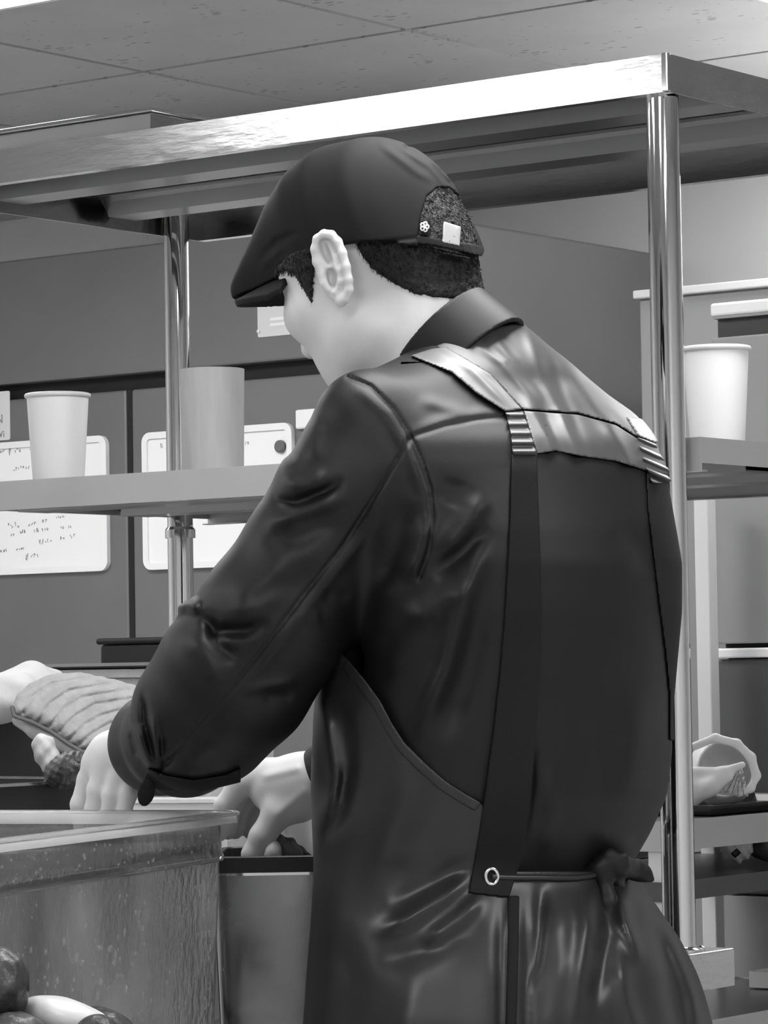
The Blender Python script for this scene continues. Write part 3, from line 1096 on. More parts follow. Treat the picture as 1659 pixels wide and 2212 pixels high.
CAP_FOLDS = [([(850, 308), (930, 360), (985, 430), (1010, 470)], 5, 7), ([(880, 318), (950, 372), (1000, 440)], -5, 6), ([(905, 330), (975, 390), (1018, 460)], 5, 7),
             ([(810, 302), (900, 372), (950, 400)], 4, 9), ([(545, 575), (600, 520), (650, 500)], -5, 8), ([(520, 640), (570, 570), (620, 530)], 4, 10),
             ([(690, 531), (800, 527), (905, 513)], -4, 4), ([(600, 565), (690, 541), (800, 536), (905, 523), (960, 530)], 3, 5)]
ARCH = [(904, 512), (908, 470), (922, 425), (945, 405), (972, 406), (998, 430), (1016, 470), (1024, 512), (1040, 560), (960, 545), (904, 532)]


def cap_fn(X, Y, Z):
    d = cap_solid(X, Y, Z)
    inside = d + 15
    d = d - folds(X, Y, Z, CAP_FOLDS, 260)
    cut = np.maximum(poly2d(X, Y, ARCH), -inside)
    cut = np.maximum(cut, Z - 260)
    return smax(d, -cut, 4)


def brim_fn(X, Y, Z):
    F, L, T = hloc(X, Y, Z)
    tb = .046 + .09 * (F - .1) - 5.0 * L * L
    d = np.abs(T - tb) - .0035
    fm = .167 - 14 * L * L
    d = np.maximum(d, F - fm)
    d = np.maximum(d, .066 - F)
    d = np.maximum(d, np.abs(L) - .078)
    return d / U_


def hair_region(X, Y):
    nape = [(764, 520), (786, 556), (806, 582), (838, 604), (866, 622), (900, 636), (940, 643), (1000, 646), (1070, 640), (1070, 380), (900, 380), (760, 500)]
    burn = [(584, 500), (684, 500), (681, 560), (677, 610), (674, 660), (662, 640), (648, 612), (636, 594), (616, 584), (584, 604)]
    return np.minimum(poly2d(X, Y, nape), poly2d(X, Y, burn))


def vnoise(X, Y, Z, s):
    return np.sin(X / s + 1.7 * np.sin(Y / s * .83 + 1)) * np.sin(Y / s * 1.13 + 1.3 * np.sin(Z / s + 2)) * np.sin(Z / s * .9 + X / s * .5)


def hair_fn(X, Y, Z):
    h = head_fn(X, Y, Z)
    F, L, T = hloc(X, Y, Z)
    r = hair_region(X, Y) + 3.5 * vnoise(X, Y, Z, 4.0)
    top = np.clip((640 - Y) / 120, 0, 1)
    d = smax(h - 6 - 9 * top - 2.2 * vnoise(X, Y, Z, 6.5), r * .8, 10)
    tb = np.interp(F, CAPT[0], CAPT[3]).astype(np.float32)
    d = np.maximum(np.maximum(d, -(h + 6)), (T - tb - .006) / U_)
    c = cap_solid(X, Y, Z)
    k = smax(np.maximum(c + 7 - 2.5 * vnoise(X, Y, Z, 5.0), -(c + 24)), np.maximum(poly2d(X, Y, ARCH) - 4, Z - 260), 2)
    return np.minimum(d, k)


# ---- apron
def sta(rows):
    return [(y, (l + r) / 2, cz, a, math.sqrt(max(((r - l) / 2) ** 2 - (.66 * a) ** 2, 900)) / .75) for y, l, r, cz, a in rows]


APRON = smooth_table(sta([(1000, 720, 1446, -30, 425), (1300, 700, 1474, -40, 414), (1440, 694, 1464, -30, 408), (1560, 682, 1456, -20, 404), (1700, 676, 1446, -8, 398), (1800, 680, 1408, 0, 392), (1868, 683, 1374, 10, 386), (1900, 682, 1372, 10, 388),
                     (2000, 676, 1446, 0, 425), (2100, 668, 1498, -8, 465), (2212, 660, 1534, -16, 500), (2700, 640, 1620, -20, 560), (3200, 630, 1650, -20, 580)]))
APRON_FOLDS = [([(790, 2025), (880, 1985), (960, 1936), (1035, 1878)], 17, 19), ([(910, 2050), (990, 1988), (1050, 1925)], 14, 19), ([(800, 2090), (930, 2050), (1045, 1985)], -9, 26), ([(830, 1965), (940, 1905), (1025, 1850)], -9, 22),
               ([(690, 1480), (710, 1600), (722, 1680), (700, 1800)], 12, 15), ([(735, 1500), (757, 1650), (745, 1740), (690, 1840)], -12, 17), ([(850, 1560), (850, 1700), (800, 1830), (760, 1980)], 9, 42), ([(740, 1980), (765, 2120), (740, 2320)], -9, 34),
               ([(900, 2050), (880, 2200), (860, 2420)], 8, 40), ([(1085, 1900), (1080, 2420)], -10, 14), ([(1138, 1900), (1136, 2420)], -9, 12), ([(1170, 1890), (1164, 2010), (1148, 2150)], -12, 15), ([(1255, 1880), (1270, 2000), (1256, 2110), (1225, 2300)], 16, 23),
               ([(1212, 1900), (1217, 2080), (1185, 2300)], 9, 26), ([(1300, 1890), (1312, 2020), (1275, 2200)], -14, 21), ([(1335, 1890), (1352, 1990), (1390, 2090)], 17, 16), ([(1340, 2040), (1352, 2160), (1400, 2300)], 12, 20), ([(1395, 1950), (1450, 2100), (1490, 2300)], -12, 25), ([(1425, 1980), (1500, 2150), (1520, 2280)], 8, 22)]
EDGE = [(700, 1380), (752, 1425), (788, 1468), (822, 1514), (846, 1560), (874, 1604), (914, 1645), (958, 1684), (1000, 1712), (1040, 1735)]


def apron_surf(X, Y, Z):
    d = loft(X, Y, Z, APRON)
    return d - folds(X, Y, Z, APRON_FOLDS, 160)


def apron_fn(X, Y, Z):
    d = apron_surf(X, Y, Z)
    d = d - 5
    near = poly2d(X, Y, EDGE + [(1052, 1745), (1040, 1880), (1420, 1884), (1900, 1884), (1900, 2650), (300, 2650), (300, 1380)])
    cz = np.interp(Y, APRON[0], APRON[2]); cx = np.interp(Y, APRON[0], APRON[1])
    q = (X - cx) * FV[0] + (Z - cz) * FV[2]
    front = np.maximum(np.maximum(1100 - Y, 150 - q), Y - 2650)
    lim = np.minimum(near, front)
    return smax(d, lim, 3)


def prism_shell(base, poly, t0, t1, zlim=400, ruffle=None):
    def fn(X, Y, Z):
        b = base(X, Y, Z)
        if ruffle:
            b = b - ruffle(X, Y)
        d = np.maximum(b - t1, t0 - b)
        d = np.maximum(d, Z - zlim)
        return smax(d, poly2d(X, Y, poly), 2.5)
    return fn


def zsurf(fn, x, y, z0=-700, z1=900, n=800):
    z = np.linspace(z0, z1, n)
    d = fn(np.full(n, float(x)), np.full(n, float(y)), z)
    k = np.argmax(d < 0)
    return float(z[k])


M['skin'] = mat('skin', 0.64, 0.5, var=0.06, vscale=25, bump=0.04, bscale=500, sss=0.08, spec=0.35)
M['hair'] = mat('black_hair', 0.008, 0.45, spec=0.3, var=0.5, vscale=150, bump=0.5, bscale=500)
M['shirt'] = mat('black_cotton', 0.006, 0.5, spec=0.34, bump=0.05, bscale=900, var=0.2, vscale=700)
M['strap'] = mat('matte_webbing', 0.009, 0.68, spec=0.2, bump=0.05, bscale=900, var=0.25, vscale=800)
M['satin'] = mat('satin_cloth', 0.06, 0.4, spec=0.55, bump=0.06, bscale=25, var=0.3, vscale=9)
M['satin_bright'] = mat('bright_satin', 0.12, 0.36, spec=0.6, bump=0.1, bscale=30)
M['apron'] = mat('coated_apron', 0.014, 0.4, spec=0.55, bump=0.05, bscale=60, var=0.25, vscale=12)
M['cap'] = mat('black_twill', 0.007, 0.7, spec=0.15, bump=0.06, bscale=1200)
M['elastic'] = mat('elastic_webbing', 0.04, 0.35, spec=0.7)
M['metal'] = mat('nickel', 0.7, 0.15, 1.0)
M['tab'] = mat('grey_tab', 0.3, 0.5)
M['emblem'] = mat('emblem_thread', 0.75, 0.6)

base_w = to_world(np.array([[1060., 2100., 0.]]))[0]
person = thing('person', 'person in black flat cap, black shirt and dark apron bending over the work table', 'person', (base_w[0], base_w[1], 0.0))
body, _ = sdf_obj('body', body_fn, (130, 330, -480), (1420, 2030, 860), 3.5, M['skin'], person, smooth_box=((640, 470, -90), (800, 690, 120)))
shirt, _ = sdf_obj('shirt', shirt_fn, (220, 620, -480), (1500, 2030, 760), 4.5, M['shirt'], person, pad=24, label= 'black long-sleeved shirt with a standing collar')


def collar_fn(X, Y, Z):
    ax = np.array([-.75 * .8, -.9, .66 * .8]); ax /= np.linalg.norm(ax)
    c = np.array([976, 752, 50.])
    l = LV / np.linalg.norm(LV) + np.array([0, .34, 0]); l /= np.linalg.norm(l)
    ax = ax - (ax @ l) * l; ax /= np.linalg.norm(ax)
    f = np.cross(l, ax); f = f / np.linalg.norm(f)
    dx, dy, dz = X - c[0], Y - c[1], Z - c[2]
    a = dx * ax[0] + dy * ax[1] + dz * ax[2]
    p = dx * l[0] + dy * l[1] + dz * l[2]
    q = dx * f[0] + dy * f[1] + dz * f[2]
    fl = 1 - a * .0009
    k = np.sqrt((p / (132 * fl)) ** 2 + (q / (142 * fl)) ** 2)
    d = np.abs((k - 1) * 140) - 6
    d = np.maximum(d, np.abs(a + 12) - 57)
    # open at the throat
    th = np.abs(p) - 22
    front = np.where(q * np.sign(f @ FV) > 0, -th, -1e3)
    return smax(d, front, 3)


collar, _ = sdf_obj('collar', collar_fn, (760, 600, -180), (1180, 900, 260), 3.5, M['shirt'], shirt, lip=1.4, pad=20)
cuff_f = lambda X, Y, Z: np.maximum(np.abs(rc(X, Y, Z, (338, 1640, 300), (318, 1642, 360), 76, 70)) - 5, np.abs((Z - 330) - (X - 328) * .2) - 34)
sdf_obj('cuff_tab', prism_shell(shirt_base, [(318, 1660), (360, 1676), (420, 1686), (490, 1674), (520, 1660), (520, 1690), (430, 1712), (340, 1706), (308, 1690)], -3, 8, 120), (295, 1640, -240), (540, 1730, 130), 2.8, M['strap'], shirt)
tz_ = zsurf(shirt_base, 326, 1672) + 10
sdf_obj('cuff_strap', lambda X, Y, Z: ell(X + (Y - 1712) * .15, Y, Z, (316, 1712, tz_), (19, 30, 6)), (280, 1670, tz_ - 20), (350, 1760, tz_ + 20), 2.2, M['strap'], shirt, dense=True)
apron, _ = sdf_obj('apron', apron_fn, (560, 1060, -520), (1760, 2660, 560), 5.0, M['apron'], person, pad=24, label= 'dark coated wraparound apron with satin yoke')
strap_L = [(1105, 982), (1103, 1100), (1098, 1200), (1090, 1330), (1080, 1450), (1068, 1560), (1050, 1700), (1032, 1820), (1013, 1928), (1100, 1938), (1128, 1850), (1148, 1700), (1160, 1560), (1168, 1450), (1170, 1330), (1168, 1200), (1164, 1100), (1160, 982)]
strap_R = [(1396, 1020), (1400, 1100), (1412, 1200), (1424, 1300), (1437, 1400), (1446, 1490), (1446, 1600), (1700, 1600), (1700, 1020)]


def strap_base(X, Y, Z):
    return smin(shirt_base(X, Y, Z), apron_surf(X, Y, Z) - 5 + np.maximum(1760 - Y, 0) * .1, 12)


sdf_obj('back_strap', prism_shell(strap_base, strap_L, -3, 7, 0), (990, 960, -480), (1190, 1960, 0), 3.0, M['strap'], apron)
sdf_obj('back_strap', prism_shell(shirt_base, strap_R, -3, 5, 200), (1380, 1000, -260), (1500, 1620, 220), 3.0, M['strap'], apron)
YOKE_FOLDS = [([(970, 700), (1085, 785), (1180, 900)], 6, 9), ([(1020, 690), (1110, 780), (1205, 910)], 6, 11), ([(1060, 690), (1130, 800), (1225, 930)], -4, 12), ([(1130, 690), (1172, 820), (1240, 950)], 6, 14),
              ([(1170, 720), (1215, 860), (1270, 980)], -4, 14), ([(1200, 760), (1290, 890), (1350, 990)], 6, 17), ([(930, 745), (1020, 800), (1110, 890)], 5, 8), ([(1120, 840), (1185, 950), (1215, 1030)], 8, 13), ([(1160, 850), (1205, 970), (1240, 1040)], -4, 11), ([(1200, 870), (1245, 970), (1270, 1040)], 6, 11), ([(1300, 880), (1355, 990), (1370, 1050)], 5, 14)]


def yoke_base(X, Y, Z):
    return shirt_base(X, Y, Z) - folds(X, Y, Z, YOKE_FOLDS, 200)


yoke = [(940, 748), (1000, 724), (1050, 708), (1105, 700), (1180, 690), (1600, 780), (1600, 975), (1378, 945), (1330, 915), (1250, 893), (1128, 884), (1060, 812), (985, 765)]
band = [(1130, 887), (1250, 896), (1330, 918), (1378, 948), (1600, 978), (1600, 1060), (1400, 1018), (1330, 996), (1260, 986), (1200, 974), (1160, 980)]
sh_l = [(886, 768), (930, 754), (962, 748), (1060, 808), (1128, 884), (1092, 889), (1030, 850), (975, 804)]
sh_r = [(1352, 900), (1600, 930), (1600, 985), (1412, 956), (1378, 942)]
sdf_obj('satin_yoke', prism_shell(yoke_base, yoke, -3, 10, 260), (860, 680, -420), (1460, 960, 260), 3.0, M['satin'], apron, 'glossy satin shoulder yoke')
sdf_obj('satin_band', prism_shell(yoke_base, band, -3, 8, 260), (1110, 870, -420), (1460, 1040, 260), 3.0, M['satin'], apron, 'glossy satin band below the yoke')
sdf_obj('shoulder_strap', prism_shell(yoke_base, sh_l, -3, 14, 20), (850, 730, -420), (1150, 905, 100), 3.0, M['satin_bright'], apron)
sdf_obj('shoulder_strap', prism_shell(yoke_base, sh_r, -3, 13, 260), (1340, 880, -200), (1480, 1000, 260), 3.0, M['satin_bright'], apron)
el_l = [(1090, 886), (1130, 886), (1148, 935), (1162, 986), (1108, 986), (1102, 935)]
el_r = [(1376, 944), (1414, 955), (1432, 990), (1600, 1050), (1408, 1044), (1392, 1000)]
sdf_obj('elastic_loop', prism_shell(shirt_base, el_l, -3, 9, 0, lambda X, Y: 5 * np.sin((Y - 890) * 2 * np.pi / 20)), (1080, 876, -420), (1175, 1000, 0), 2.4, M['elastic'], apron)
sdf_obj('elastic_loop', prism_shell(shirt_base, el_r, -3, 8, 220, lambda X, Y: 5 * np.sin((Y - .45 * X) * 2 * np.pi / 20)), (1366, 930, -260), (1470, 1060, 220), 2.4, M['elastic'], apron)
bind = EDGE[1:] + [(p[0] - 15, p[1] + 17) for p in EDGE[1:][::-1]]
sdf_obj('edge_binding', prism_shell(apron_surf, bind, -4, 9, 60), (730, 1410, -520), (1060, 1765, 60), 3.0, M['apron'], apron)
flap = [(1098, 1935), (1122, 1935), (1120, 2060), (1116, 2212), (1112, 2600), (1088, 2600), (1092, 2212), (1096, 2060)]
sdf_obj('back_seam', prism_shell(apron_surf, flap, -4, 12, 0), (1080, 1925, -520), (1130, 2610, 0), 3.0, M['strap'], apron)
# grommet, tie cord, knot
zg = zsurf(strap_base, 1062, 1893) - 8
gr = np.array([(1062 + 13 * math.cos(a), 1893 + 17 * math.sin(a), zg - 3 + 4 * math.cos(a)) for a in np.linspace(0, 2 * math.pi, 25)[:-1]])
o = obj('grommet', G().tube(to_world(gr), .0019, 10, True), M['metal'], apron, 60)


def wo(o):
    """a mesh given in world coordinates under a parent"""
    o.matrix_parent_inverse = Matrix.Identity(4)
    return o


cord = np.array([(1062, 1894, zg - 2)] + [(x, y, zsurf(apron_surf, x, y) - 12) for x, y in ((1085, 1895), (1120, 1896), (1165, 1896), (1210, 1897), (1250, 1896), (1290, 1890))])
obj('tie_cord', G().tube(to_world(cord), .0028, 10), M['apron'], apron, 60)
kz = zsurf(apron_surf, 1300, 1886)
kz2 = zsurf(apron_surf, 1355, 1890)


def knot_fn(X, Y, Z):
    d = chain(X, Y, Z, [(1255, 1896, kz - 6, 14), (1300, 1880, kz - 14, 22), (1335, 1868, kz - 20, 24), (1368, 1876, kz2 - 20, 20), (1392, 1888, kz2 - 20, 14), (1408, 1900, kz2 - 20, 6)], 16)
    d = smin(d, chain(X, Y, Z, [(1290, 1868, kz - 10, 10), (1318, 1848, kz - 24, 12), (1345, 1852, kz - 28, 12), (1372, 1868, kz2 - 22, 8)], 10), 10)
    d = smin(d, chain(X, Y, Z, [(1320, 1880, kz - 16, 20), (1338, 1930, kz2 - 20, 17), (1352, 1980, kz2 - 35, 18), (1382, 2046, kz2 - 50, 9)], 14), 16)
    d = smin(d, chain(X, Y, Z, [(1305, 1880, kz - 16, 18), (1312, 1950, kz - 30, 20), (1318, 2030, kz - 50, 16), (1335, 2110, kz - 60, 10)], 14), 16)
    d = d - 4 * np.sin((X * .5 + Y * .3) / 9) * np.exp(-((X - 1330) ** 2 + (Y - 1880) ** 2) / 5000)
    return d


sdf_obj('tie_bow', knot_fn, (1230, 1820, -520), (1430, 2140, 300), 3.2, M['shirt'], apron, pad=14)

# head gear and hair
hair, hv = sdf_obj('hair', hair_fn, (590, 390, -40), (1080, 670, 400), 3.3, M['hair'], person, 'short cropped black hair', pad=20)
rng = np.random.default_rng(5)
sel = hv[(hv[:, 2] < 330)]
sel = sel[rng.permutation(len(sel))[:6500]]
cen = HO + (HT * .03) / U_
n_ = sel - cen
n_ /= np.linalg.norm(n_, axis=1)[:, None]
down = np.array([.25, .85, -.1]) + rng.normal(0, .3, (len(sel), 3))
dirn = down - (down * n_).sum(1)[:, None] * n_ * .8 + n_ * .3
dirn /= np.linalg.norm(dirn, axis=1)[:, None]
ln = rng.uniform(7, 17, len(sel))[:, None] * np.clip((680 - sel[:, 1:2]) / 120, .35, 1)
side = np.cross(dirn, n_); side /= np.linalg.norm(side, axis=1)[:, None] + 1e-9
wd = .8
a_, b_, c_ = sel - side * wd, sel + side * wd, sel + dirn * ln
mid = sel + dirn * ln * .5 + n_ * 1.6
vv = to_world(np.concatenate([a_, b_, mid, c_]))
k_ = len(sel)
me = bpy.data.meshes.new('hair_strands')
me.from_pydata(vv.tolist(), [], [f for i in range(k_) for f in ((i, k_ + i, 2 * k_ + i), (i, 2 * k_ + i, 3 * k_ + i), (k_ + i, 3 * k_ + i, 2 * k_ + i))])
me.materials.append(M['hair'])
hs = bpy.data.objects.new('hair_strands', me); col.objects.link(hs); hs.parent = hair; hs['kind'] = 'stuff'

cap, _ = sdf_obj('flat_cap', cap_fn, (480, 270, -180), (1090, 690, 620), 3.6, M['cap'], person, 'black flat cap with a stub brim and open strap back', lip=1.6, pad=30)
sdf_obj('brim', brim_fn, (480, 480, -160), (860, 720, 640), 3.0, M['cap'], cap, lip=1.6, pad=20)
strap_p = [(900, 508), (935, 514), (985, 522), (1026, 528), (1060, 534), (1060, 560), (1026, 551), (985, 541), (935, 530), (900, 526)]


def over_cap(poly, t0, t1, zl=300):
    return prism_shell(cap_solid, poly, t0, t1, zl)


sdf_obj('back_strap', over_cap(strap_p, -12, 1), (880, 490, -100), (1070, 575, 300), 2.6, M['cap'], cap, lip=1.6, pad=20)
sdf_obj('strap_tab', over_cap([(958, 478), (996, 490), (993, 532), (955, 524)], -14, 3), (940, 465, -100), (1010, 545, 300), 2.2, M['tab'], cap, 'pale grey strap tab', dense=True)
sdf_obj('side_label', over_cap([(906, 474), (931, 476), (931, 510), (906, 508)], -3, 3), (895, 465, -100), (940, 520, 200), 2.2, M['cap'], cap, lip=1.6, pad=20)
ez = zsurf(cap_solid, 917, 490) - 6
g = G()
for k in range(5):
    an = k * 2 * math.pi / 5
    cxx, cyy = 917 + 5.5 * math.cos(an), 490 + 6.5 * math.sin(an)
    ring = np.array([(cxx + 3.6 * math.cos(a), cyy + 4 * math.sin(a), zsurf(cap_solid, cxx, cyy) - 7) for a in np.linspace(0, 2 * math.pi, 13)[:-1]])
    g.tube(to_world(ring), .0009, 6, True)
obj('emblem', g, M['emblem'], cap, 60, 'small white flower emblem')
for o in list(bpy.data.objects):
    if o.parent in (apron, cap, shirt, hair):
        o.matrix_parent_inverse = Matrix.Identity(4)

# shoes and trousers below the apron
tg = G()
for sx, sz in ((960, -110), (1150, 130)):
    p0, p1, p2 = to_world(np.array([(1060 + (sx - 1060) * .8, 1960, sz * .8), (sx, 2900, sz), (sx + 20, 3750, sz + 10)], float))
    p2[2] = .09
    tg.tube([p0, p0 * .5 + p1 * .5, p1, p2], [.1, .098, .078, .062], 24)
o = obj('trousers', tg, M['shirt'], person, 60)
o.matrix_parent_inverse = Matrix.Translation(-Vector(person.location))
fwd = RT * -.75 + np.array([0, 1, 0]) * .66
for sx, sz in ((960, -110), (1150, 130)):
    c = to_world(np.array([(sx + 20, 3750, sz + 10)], float))[0]
    an = math.atan2(fwd[1], fwd[0])
    g = G().box(-.09, .18, -.047, .047, 0, .1, .03, 3).map(lambda x, y, z: (c[0] + x * math.cos(an) - y * math.sin(an), c[1] + x * math.sin(an) + y * math.cos(an), z * (1 if x < .05 else .75)))
    o = obj('shoe', g, M['black'], person, 60)
    o.matrix_parent_inverse = Matrix.Translation(-Vector(person.location))

# ================================================================== work table, containers, food
TK = P(535, 1752, 3.3)
TA = math.atan2(-.35, .937)
TF = Frame(TK, TA)
KZ = float(TK[2])
TZ = .72
M['tabletop'] = mat('worktop_stainless', .5, .25, 1.0, rvar=.06, vscale=7)
M['poly'] = mat('clear_polycarbonate', .66, .08, .2, trans=.93, ior=1.25, rvar=.08, vscale=30, bump=.25, bscale=45, spec=.6)
M['fog'] = mat('fogged_polycarbonate', .55, .2, .45, trans=.5, ior=1.3, var=.32, vscale=9, rvar=.14, bump=.4, bscale=130, spec=.6, stretch=(1, 1, .6))
M['rimclear'] = mat('clear_rim', .96, .06, trans=.62, ior=1.4, bump=.2, bscale=70, spec=.8)
M['binmetal'] = mat('dark_steel', .3, .2, 1.0, rvar=.1, vscale=10, bump=.04, bscale=30)
M['drop'] = mat('water_drop', .95, .03, trans=.9, ior=1.33, spec=.8)
M['mitt'] = mat('quilted_cloth', .3, .85, bump=.35, bscale=180, var=.12, vscale=60)
M['mitt_edge'] = mat('mitt_piping', .08, .7)
M['mitt_under'] = mat('mitt_lining', .42, .8, bump=.2, bscale=150)
M['towel'] = mat('white_towel', .55, .8, bump=.3, bscale=90)
M['root'] = mat('pale_root', .42, .6, var=.3, vscale=60, bump=.4, bscale=90)
M['darkveg'] = mat('dark_rough_skin', .03, .4, var=.7, vscale=90, bump=.9, bscale=160)
M['mottled'] = mat('mottled_skin', .05, .4, var=1.0, vscale=30, bump=1.0, bscale=70)
M['paleveg'] = mat('pale_skin', .62, .35, var=.12, vscale=30, bump=.2, bscale=60)
M['leaf'] = mat('dark_leaf', .12, .45, var=.3, vscale=40)
M['glass'] = mat('clear_glass', .9, .08, trans=.5, ior=1.45)
M['brine'] = mat('wet_food', .14, .25, var=.6, vscale=50, bump=.5, bscale=70)

tbl = thing('work_table', 'low stainless steel work table under the food containers', 'table', TF.w(0, 0, 0), TA)
Lp = [(-.62, -.78), (.22, -.78), (.22, -.42), (.07, -.42), (.07, .31), (-.165, .31), (-.165, .08), (-.62, .08)]
obj('table_top', G().prism(Lp, TZ - .035, TZ), M['tabletop'], tbl)
for x, y in ((-.58, -.74), (.18, -.74), (.03, .27), (-.125, .27), (-.58, .04)):
    l = obj('leg', G().lathe([(.017, .03), (.017, TZ - .035)], 20, (x, y, 0)), M['chrome'], tbl, 40)
    obj('foot', G().lathe([(.014, 0), (.022, .005), (.022, .025), (.015, .031)], 20, (x, y, 0)), M['black'], l, 40)


def rr(x0, x1, y0, y1, inset, r, n=7):
    return rounded(x0 + inset, x1 - inset, y0 + inset, y1 - inset, max(r - inset * .6, .006), n)


def ring_solid(x0, x1, y0, y1, r, prof, closed=True, cap0=False, cap1=False):
    """prof: (inset, z) around the section; closed section makes a thin-walled ring"""
    rings = [[(x, y, z) for x, y in rr(x0, x1, y0, y1, i, r)] for i, z in prof]
    n = len(rings[0])
    v = sum(rings, [])
    f = []
    m = len(rings)
    for k in range(m if closed else m - 1):
        a, b = k * n, ((k + 1) % m) * n
        for i in range(n):
            j = (i + 1) % n
            f.append((a + i, a + j, b + j, b + i))
    if cap0: f.append(tuple(range(n)))
    if cap1: f.append(tuple((m - 1) * n + i for i in range(n)))
    return G().add(v, f)


cc = thing('food_container', 'large clear plastic food container with wide rim in the left foreground', 'container', TF.w(0, 0, 0), TA)
bx = (-.46, 0, -.66, 0)
zs = KZ - .0475
obj('container_rim', ring_solid(*bx, .032, [(0, KZ - .010), (.001, KZ - .002), (.004, KZ), (.0145, KZ), (.017, KZ - .002), (.0175, KZ - .012), (.0145, KZ - .012), (.0135, KZ - .004), (.004, KZ - .0035), (.0025, KZ - .010)]), M['rimclear'], cc, 50)
obj('rim_bead', G().tube([(x, y, KZ - .001) for x, y in rr(*bx, 0, .032)], .0022, 8, True), M['drop'], cc, 60)
obj('rim_bead', G().tube([(x, y, KZ - .001) for x, y in rr(*bx, .0155, .032)], .0016, 8, True), M['drop'], cc, 60)
obj('container_collar', ring_solid(*bx, .032, [(.0145, KZ - .0122), (.0175, KZ - .0122), (.0175, zs + .004), (.0215, zs), (.0185, zs - .001), (.0125, zs + .001), (.0125, zs + .006), (.0145, zs + .009)]), M['poly'], cc, 50)
obj('container_body', ring_solid(*bx, .032, [(.0165, zs - .0012), (.0195, zs - .0012), (.027, TZ + .012), (.06, TZ + .006), (.2, TZ + .006), (.2, TZ + .0005), (.035, TZ + .0005), (.024, TZ + .006)], True), M['fog'], cc, 50)
obj('container_base', G().box(bx[0] + .19, bx[1] - .19, bx[2] + .19, bx[3] - .19, TZ + .0005, TZ + .006), M['fog'], cc)
rnd = random.Random(11)
g = G()


def droplet(g, frame_pt, ru, rv, axis):
    """flattened bead standing on a face: axis is the face normal in the local frame"""
    n, m = 7, 4
    v, f = [], []
    a = Vector(axis).normalized()
    t = Vector((0, 0, 1)) - a * a.z
    t.normalize()
    b = a.cross(t)
    for i in range(m):
        ph = math.pi / 2 * i / m
        for k in range(n):
            th = 2 * math.pi * k / n
            v.append(tuple(Vector(frame_pt) + t * (rv * math.cos(ph) * math.cos(th)) + b * (ru * math.cos(ph) * math.sin(th)) + a * (min(ru, rv) * .7 * math.sin(ph))))
    v.append(tuple(Vector(frame_pt) + a * (min(ru, rv) * .7)))
    for i in range(m - 1):
        for k in range(n):
            k2 = (k + 1) % n
            f.append((i * n + k, i * n + k2, (i + 1) * n + k2, (i + 1) * n + k))
    for k in range(n):
        f.append(((m - 1) * n + k, (m - 1) * n + (k + 1) % n, m * n))
    g.add(v, f)


for k in range(170):
    z = rnd.uniform(TZ + .03, zs - .01)
    t = (zs - z) / (zs - TZ - .012)
    inset = .0165 + (.024 - .0165) * t
    y = -.05 - .5 * rnd.random() ** 1.2
    r = rnd.uniform(.0007, .0026)
    droplet(g, (-inset + .0002, y, z), r, r * rnd.uniform(1, 2), (1, 0, -.07))
for k in range(60):
    y = -.06 - .5 * rnd.random()
    r = rnd.uniform(.0007, .0018)
    droplet(g, (-.0143, y, rnd.uniform(zs + .008, KZ - .015)), r, r, (1, 0, 0))
o = obj('water_droplets', g, M['drop'], cc, 60)
o['kind'] = 'stuff'

# dark steel bin the right hand reaches into
BF = Frame(P(452, 1852, 3.42), 0.0)
BZ = float(P(452, 1852, 3.42)[2])
bn = thing('steel_bin', 'dark shiny steel bin with black rim below the right hand', 'bin', BF.w(0, 0, 0), 0)
bb = (0, .150, 0, .2)
obj('bin_rim', ring_solid(*bb, .018, [(0, BZ - .0165), (0, BZ - .001), (.001, BZ), (.009, BZ), (.010, BZ - .001), (.010, BZ - .0165)]), M['black'], bn, 40)
obj('rim_line', ring_solid(*bb, .018, [(.0005, BZ - .0195), (.0005, BZ - .0167), (.006, BZ - .0167), (.006, BZ - .0195)]), M['chrome'], bn, 40)
obj('bin_body', ring_solid(*bb, .018, [(.002, BZ - .0197), (.0045, BZ - .0197), (.0095, TZ + .004), (.06, TZ + .003), (.06, TZ + .0005), (.008, TZ + .0005)]), M['binmetal'], bn, 40)
obj('bin_base', G().box(.055, .095, .055, .145, TZ + .0005, TZ + .003), M['binmetal'], bn)
g = G()
for k in range(46):
    x = .012 + .11 * abs(rnd.gauss(.35, .25))
    if x > .145:
        continue
    z = rnd.uniform(TZ + .03, BZ - .03)
    r = rnd.uniform(.0005, .0013)
    droplet(g, (x, .0028 + .0062 * (BZ - z) / .18 - .0006, z), r, r * rnd.uniform(1, 2), (0, -1, 0))
o = obj('water_droplets', g, M['drop'], bn, 60)
o['kind'] = 'stuff'
obj('wet_filling', G().box(.012, .138, .012, .188, TZ + .02, BZ - .03, .004), M['brine'], bn)['kind'] = 'stuff'


def blob(name, label, cat, fn, lo, hi, h, m, group=None, **kw):
    o, _ = sdf_obj(name, fn, lo, hi, h, m, None, label, **kw)
    o['category'] = cat
    if group: o['group'] = group
    return o


def zat(D):
    return (D - D0_) / U_


